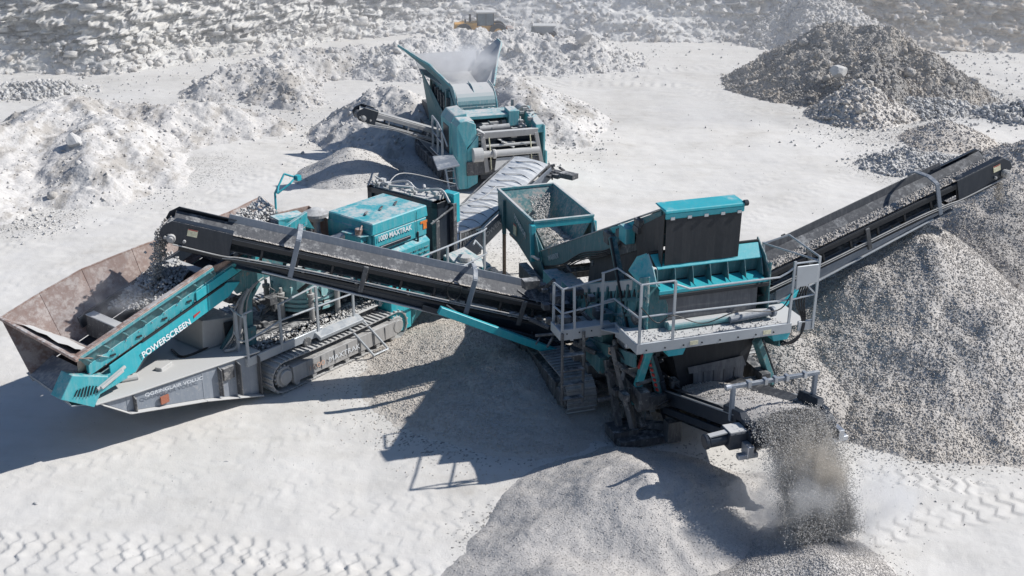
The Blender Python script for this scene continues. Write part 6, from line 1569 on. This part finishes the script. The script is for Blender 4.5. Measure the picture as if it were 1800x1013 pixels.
m = MB(); o_ = Vector((.03, 0, .03)); m.plate([vec(wl[0]) + o_, vec(wl[1]) + o_, vec((-.56, 4.0, 2.32)) + o_, vec((-.5, 2.95, 2.28)) + o_], .01); m.plate([vec(wl[1]) + o_, vec(wl[2]) + o_, vec((-.62, 5.2, 2.46)) + o_, vec((-.56, 4.0, 2.32)) + o_], .01); m.part("wing_lining", M['deck'], hw, bevel=0)
m = MB()
for k in range(6): q = vec((-.62, 2.9, 2.2)).lerp(vec((-.66, 4.7, 2.3)), k * .18); m.box(q.x - .10, q.x, q.y - .05, q.y + .05, q.z - .5, q.z - .06)
m.part("wing_bracket", M['grimeshade'], hw, bevel=0, split=0)
m = MB()
R1 = [(.80, 2.95, 2.42), (1.34, 4.3, 2.98), (1.70, 5.05, 3.32), (1.66, 5.35, 3.40)]
RB = [(.42, 3.0, 2.28), (.50, 4.0, 2.30), (.62, 4.9, 2.42), (1.0, 5.35, 2.9)]
for i in range(3): m.plate([R1[i], R1[i + 1], RB[i + 1], RB[i]], .03)
rw = m.part("hopper_wing", m_paint("dusty lining in shade lavender", (.36, .36, .40), .9, .7, base=.3), jc, split=0)  # lavender cast of the shaded inner face put into the lining colour
m = MB(); [m.bar(a, b, .05, .06) for a, b in zip(R1[:-1], R1[1:])]; m.bar(vec(R1[1]), vec(RB[1]), .03, .03); m.part("wing_edge", M['jawteal'], rw)
m = MB(); m.plate([(-.95, 5.15, 2.45), (.8, 5.15, 2.45), (1.0, 5.6, 3.02), (-1.1, 5.6, 3.02)], .03); m.plate([(-.50, 3.0, 2.30), (.45, 3.0, 2.30), (.62, 5.15, 2.45), (-.9, 5.2, 2.45)], .02)
m.part("hopper_floor", D.materials["dusty lining in shade lavender"], jc, split=0)
m = MB()
for x in (-.7, .8):
    for y in (3.1, 5.0): m.bar((x, y, .9), (x * .9, y, 2.35), .12, .12)
m.plate([(-.95, 5.1, 2.6), (-.7, 5.1, .9), (-.7, 3.0, .9), (-.62, 3.0, 1.3)], .02); m.part("hopper_post", M['tealdull'], jc, split=0)
# platform, rails, steps on the left
m = MB(); m.plate([P(760, 276, z=1.15), P(796, 273, z=1.15), P(808, 291, z=1.15), P(769, 299, z=1.12)], .05); m.part("side_flap", M['steel'], jc)
rail(jc, "railing", [[(-1.5, 1.6, 1.95), (-1.5, 1.0, 1.9), (-1.5, .5, 1.75), (-1.4, .3, 1.35)], [(-1.5, 1.6, 1.5), (-1.5, .5, 1.4)]], [((-1.5, 1.6, 1.0), (-1.5, 1.6, 1.95)), ((-1.5, 1.0, 1.0), (-1.5, 1.0, 1.9)), ((-1.5, .5, .9), (-1.5, .5, 1.75))], r=.025)
m = MB(); m.box(-1.55, -1.2, .3, 1.8, .95, .99); m.bar((-1.5, .35, .95), (-1.45, .0, .15), .05, .05); m.bar((-1.25, .35, .95), (-1.2, .0, .15), .05, .05)
for k in range(4): m.bar((-1.5, .33 - .08 * k, .85 - .2 * k), (-1.22, .33 - .08 * k, .85 - .2 * k), .05, .03)
m.part("side_walkway", M['galv'], jc, split=0)
# side conveyor
c0, c1 = (-.7, 2.0, 1.05), P(632, 200, y=1.8)
sd, SI = conveyor(jc, "side_conveyor", c0, c1, .42, None, beam=.15, pan=.17, skirt=.08, head_len=.45, near=1, guard=True, lab=False, mats={'skirt': M['steel'], 'beam': M['pipe'], 'belt': M['beltdusty']})
# ================================================================== far vehicles
def far_frame(px, py, z, ang):
    p = at(px, py, z); f = Frame((p[0], p[1]), ang); f.o[2] = z; return f
LF = far_frame(846, 57, 1.12, 4)
ld = empty("wheel_loader", LF, "small yellow loader with a boxy dark cab, half hidden behind the hazy boulder bank", "loader")
def wheel(root, x, y, r, w_=.26):
    m = MB(); m.lathe((x, y - w_ / 2, r - .35), [(r * .55, 0), (r, .03), (r, w_ - .03), (r * .55, w_)], 24, (0, 1, 0)); o = m.part("wheel", M['black'], root, bevel=0)
    m = MB(); m.lathe((x, y - w_ / 2 - .01, r - .35), [(r * .2, 0), (r * .5, .01), (r * .5, w_ + .01), (r * .2, w_ + .02)], 18, (0, 1, 0)); m.part("rim", M['yellow'], o, bevel=0)
for x in (-.8, .75):
    for y in (-.42, .42): wheel(ld, x, y, .40)
m = MB(); m.hexa([(-1.25, -.33, .12), (-.2, -.36, .12), (-.2, .36, .12), (-1.25, .33, .12), (-1.22, -.30, .42), (-.2, -.34, .48), (-.2, .34, .48), (-1.22, .30, .42)])
m.box(-.2, .66, -.30, .30, .08, .34); m.hexa([(.5, -.25, .05), (.95, -.22, .0), (.95, .22, .0), (.5, .25, .05), (.5, -.25, .35), (.9, -.22, .25), (.9, .22, .25), (.5, .25, .35)])
m.part("body", M['yellow'], ld, bevel=.02)
m = MB(); m.box(-.18, .55, -.32, .32, .34, .88); cb = m.part("cab", M['glass'], ld, bevel=.02)
m = MB(); m.box(-.24, .62, -.37, .37, .88, .95); m.part("cab_roof", M['deck'], cb, bevel=.015)
m = MB()
for x in (-.18, .2, .55):
    for y in (-.325, .325): m.box(x - .02, x + .02, y - .01, y + .01, .34, .88)
m.part("cab_pillar", M['dark'], cb, bevel=0)
m = MB(); m.tube((-.5, .1, .45), (-.5, .1, .80), .05, 10); m.tube((-.72, -.1, .43), (-.72, -.1, .6), .04, 10); m.part("exhaust", M['dark'], ld, bevel=0)
m = MB()
for y in (-.24, .24): m.bar((.7, y, .22), (1.35, y, .05), .07, .12)
m.part("lift_arm", M['yellow'], ld)
m = MB(); m.hexa([(1.2, -.5, -.12), (1.65, -.5, -.14), (1.65, .5, -.14), (1.2, .5, -.12), (1.15, -.5, .25), (1.38, -.5, .25), (1.38, .5, .25), (1.15, .5, .25)]); m.part("bucket", M['rustrim'], ld)
TF = far_frame(958, 60, 1.0, -3)
tk = empty("hauler", TF, "tiny grey green machine with a pale flat top, right of the yellow loader", "truck")
m = MB(); m.hexa([(-.40, -.26, .05), (.34, -.26, .05), (.34, .26, .05), (-.40, .26, .05), (-.50, -.32, .38), (.44, -.32, .38), (.44, .32, .38), (-.50, .32, .38)]); m.part("body", M['steel'], tk, bevel=.015)
m = MB(); m.box(-.56, .50, -.36, .36, .38, .43); m.part("top_ledge", M['deck'], tk)
for x in (-.3, .3):
    for y in (-.26, .26): wheel(tk, x, y, .24, .16)
m = MB(); m.box(-.62, -.44, -.2, .2, .12, .36); m.part("cab", M['glass'], tk)

# ================================================================== falling stone
def stream(name, label, pts, n, w0, w1, r0, r1, seed, mat, side=(1, 0, 0), thick=.06, dens=1.0, core=True):
    """loose stones in the air between a belt's end and the heap below, plus a ragged core sheet"""
    rg = np.random.default_rng(seed); Pn = np.array([p[:] if not isinstance(p, tuple) else p for p in pts], float)
    sd_ = np.array(Vector(side).normalized()); L = len(Pn) - 1
    t = rg.uniform(size=n); k = np.minimum((t * L).astype(int), L - 1); f = t * L - k
    c = Pn[k] * (1 - f)[:, None] + Pn[k + 1] * f[:, None]
    wd = w0 + (w1 - w0) * t
    off = np.where(rg.uniform(size=n) < .78, rg.uniform(-1, 1, n), np.clip(rg.normal(0, .7, n), -1.25, 1.25)) * wd / 2
    c = c + sd_ * off[:, None] + rg.normal(0, thick, (n, 3)) * np.array([.6, 1, .6])
    r = r0 * (r1 / r0) ** (rg.uniform(size=n) ** 1.6)
    sv, sf = stones(c, r, seed, simple=True)
    o = mesh_obj(name, sv, sf, mat)
    return tag(o, label, "falling gravel", kind="stuff")
def Wp(fr, l): return tuple(fr.W(l))
hd = TI(TI.L + .10, 0, .12); h0 = Wp(SF, hd[:]); ax_ = SF.W(TI(TI.L, 1, 0)[:]) - SF.W(TI(TI.L, 0, 0)[:])
end = (stream_xy[0], stream_xy[1], .36)
mid = [tuple(np.array(h0) * (1 - t) + np.array(end) * t + np.array([0, -.0, .34 * t * (1 - t) * 1.0 + .0])) for t in (0, .12, .3, .5, .75, 1)]
end = (end[0] + .08, end[1], end[2])
cx_ = []
for t in np.linspace(0, 1, 9):
    xy = np.array(h0[:2]) * (1 - t ** .62) + np.array(end[:2]) * t ** .62
    cx_.append((xy[0] - .06 + .20 * t ** .8, xy[1], h0[2] * (1 - t) + end[2] * t))
stream("falling_stone", "broad curtain of stone pouring off the wide belt onto the small pile at the bottom edge", cx_, 62000, 1.02, .98, .005, .012, 71, M['graveltan'], tuple(ax_), .07)
e = LI(LI.L + .08, 0, .05); a0 = SF.W(e[:]); b0 = CF.W((-2.95, .05, zf(-2.95) + .3))
st_l = []
for t in np.linspace(0, 1, 7):
    xy = a0[:2] * (1 - t ** .6) + b0[:2] * t ** .6; st_l.append((xy[0], xy[1], a0[2] * (1 - t ** 1.1) + b0[2] * t ** 1.1))
stream("falling_stone", "thin trail of grey stones dropping from the left conveyor into the rusty hopper", st_l, 700, .40, .55, .014, .034, 72, M['gravel'], (0, 1, 0), .07)
e = RI(RI.L + .08, 0, .02); a1_ = SF.W(e[:])
stream("falling_stone", "short dribble of grit falling off the tip of the right conveyor", [tuple(a1_), (a1_[0] + .14, a1_[1] - .03, a1_[2] - .35), (a1_[0] + .20, a1_[1] - .05, a1_[2] - .8)], 900, .35, .30, .008, .02, 73, M['gravel'], (0, 1, 0), .05)
# stones lying in the cone crusher's hopper
rubble_on("hopper_load", "heap of pale stone lying in the rusty hopper where the trail lands", CF,
          lambda u, v: ((lambda x, y: (x, y, zf(x) + .34 + .20 * math.exp(-((x + 2.9) / .45) ** 2 - ((y - .05) / .4) ** 2)))(-2.9 + .8 * (u - .5) * (1.2 + v), (v - .5) * 1.1 + .5 * (u - .3))), 1500, .012, .045, 93, M['rubble'])
rubble_on("hopper_load", "stones caught in the upper corner of the rusty hopper behind the left conveyor", CF, lambda u, v: (-.9 + .9 * u, .15 + .5 * v, zf(-.9 + .9 * u) + .10 + .22 * v), 500, .015, .05, 94, M['rubble'])
rubble_on("hopper_load", "tan stone sliding down inside the screener's teal hopper", SF, lambda u, v: (-.05 + .55 * v * (1 - u), 8.1 - 1.6 * u, 1.85 - .75 * u + .05 * v), 1400, .01, .03, 95, M['graveltan'])

# ================================================================== airborne dust
def dust(name, label, c, s, dens, seed, col=(.93, .93, .94)):
    import bmesh
    bm = bmesh.new(); bmesh.ops.create_icosphere(bm, subdivisions=3, radius=1)
    me = D.meshes.new(name); bm.to_mesh(me); bm.free(); o = D.objects.new(name, me); COL.objects.link(o); o.location = c; o.scale = s
    mt = D.materials.new(name); mt.use_nodes = True; t = mt.node_tree; t.nodes.clear()
    out = t.nodes.new("ShaderNodeOutputMaterial"); vs = t.nodes.new("ShaderNodeVolumePrincipled"); vs.inputs["Color"].default_value = (*col, 1); vs.inputs["Anisotropy"].default_value = .2
    tc_ = t.nodes.new("ShaderNodeTexCoord"); ln = t.nodes.new("ShaderNodeVectorMath"); ln.operation = 'LENGTH'; t.links.new(tc_.outputs["Object"], ln.inputs[0])
    rp = t.nodes.new("ShaderNodeMapRange"); rp.inputs[1].default_value = 1.0; rp.inputs[2].default_value = .15; rp.inputs[3].default_value = 0; rp.inputs[4].default_value = 1; t.links.new(ln.outputs["Value"], rp.inputs[0])
    ns = t.nodes.new("ShaderNodeTexNoise"); ns.inputs["Scale"].default_value = 2.2; ns.inputs["Detail"].default_value = 3; t.links.new(tc_.outputs["Object"], ns.inputs["Vector"])
    mr = t.nodes.new("ShaderNodeMapRange"); mr.inputs[1].default_value = .40; mr.inputs[2].default_value = .68; t.links.new(ns.outputs[0], mr.inputs[0])
    m1 = t.nodes.new("ShaderNodeMath"); m1.operation = 'MULTIPLY'; t.links.new(rp.outputs[0], m1.inputs[0]); t.links.new(mr.outputs[0], m1.inputs[1])
    m2 = t.nodes.new("ShaderNodeMath"); m2.operation = 'MULTIPLY'; t.links.new(m1.outputs[0], m2.inputs[0]); m2.inputs[1].default_value = dens; t.links.new(m2.outputs[0], vs.inputs["Density"])
    t.links.new(vs.outputs[0], out.inputs["Volume"]); me.materials.append(mt)
    return tag(o, label, "dust", kind="stuff")
dust("dust_cloud", "dust puff blowing left of the stone curtain at the bottom", (cx_[-1][0] - .55, cx_[-1][1] + .3, .75), (.9, .6, .85), 6.5, 1)
dust("dust_cloud", "tan dust carried down inside the falling curtain of stone", (cx_[4][0], cx_[4][1], cx_[4][2]), (.62, .28, 1.05), 8.0, 5, (.80, .74, .66))
dust("dust_cloud", "faint dust drifting right of the stone curtain", (cx_[-1][0] + .75, cx_[-1][1] + .2, .75), (.65, .5, 1.0), 5.5, 2)
jw = JF.W((.3, 4.4, 2.9))
dust("dust_cloud", "dust haze hanging in the flared hopper wings of the farthest machine", tuple(jw), (1.4, 1.3, .9), 2.4, 3)
dust("dust_cloud", "dust rising where stones land in the rusty hopper", tuple(CF.W((-3.6, .1, 2.1))), (.9, .7, .55), 2.0, 4)

def haze(name, label, x0, x1, y0, y1, z0, z1, dens):
    m = MB(); m.box(x0, x1, y0, y1, z0, z1); o = mesh_obj(name, m.V, m.F, None or D.materials.new(name))
    mt = o.data.materials[0]; mt.use_nodes = True; t = mt.node_tree; t.nodes.clear()
    out = t.nodes.new("ShaderNodeOutputMaterial"); vs = t.nodes.new("ShaderNodeVolumeScatter"); vs.inputs["Color"].default_value = (.95, .95, .96, 1); vs.inputs["Density"].default_value = dens; vs.inputs["Anisotropy"].default_value = .3
    t.links.new(vs.outputs[0], out.inputs["Volume"])
    return tag(o, label, "haze", kind="stuff")
haze("dust_haze", "thin dust haze hanging over the far quarry floor", -60, 60, 40, 66, -1, 9, .016)
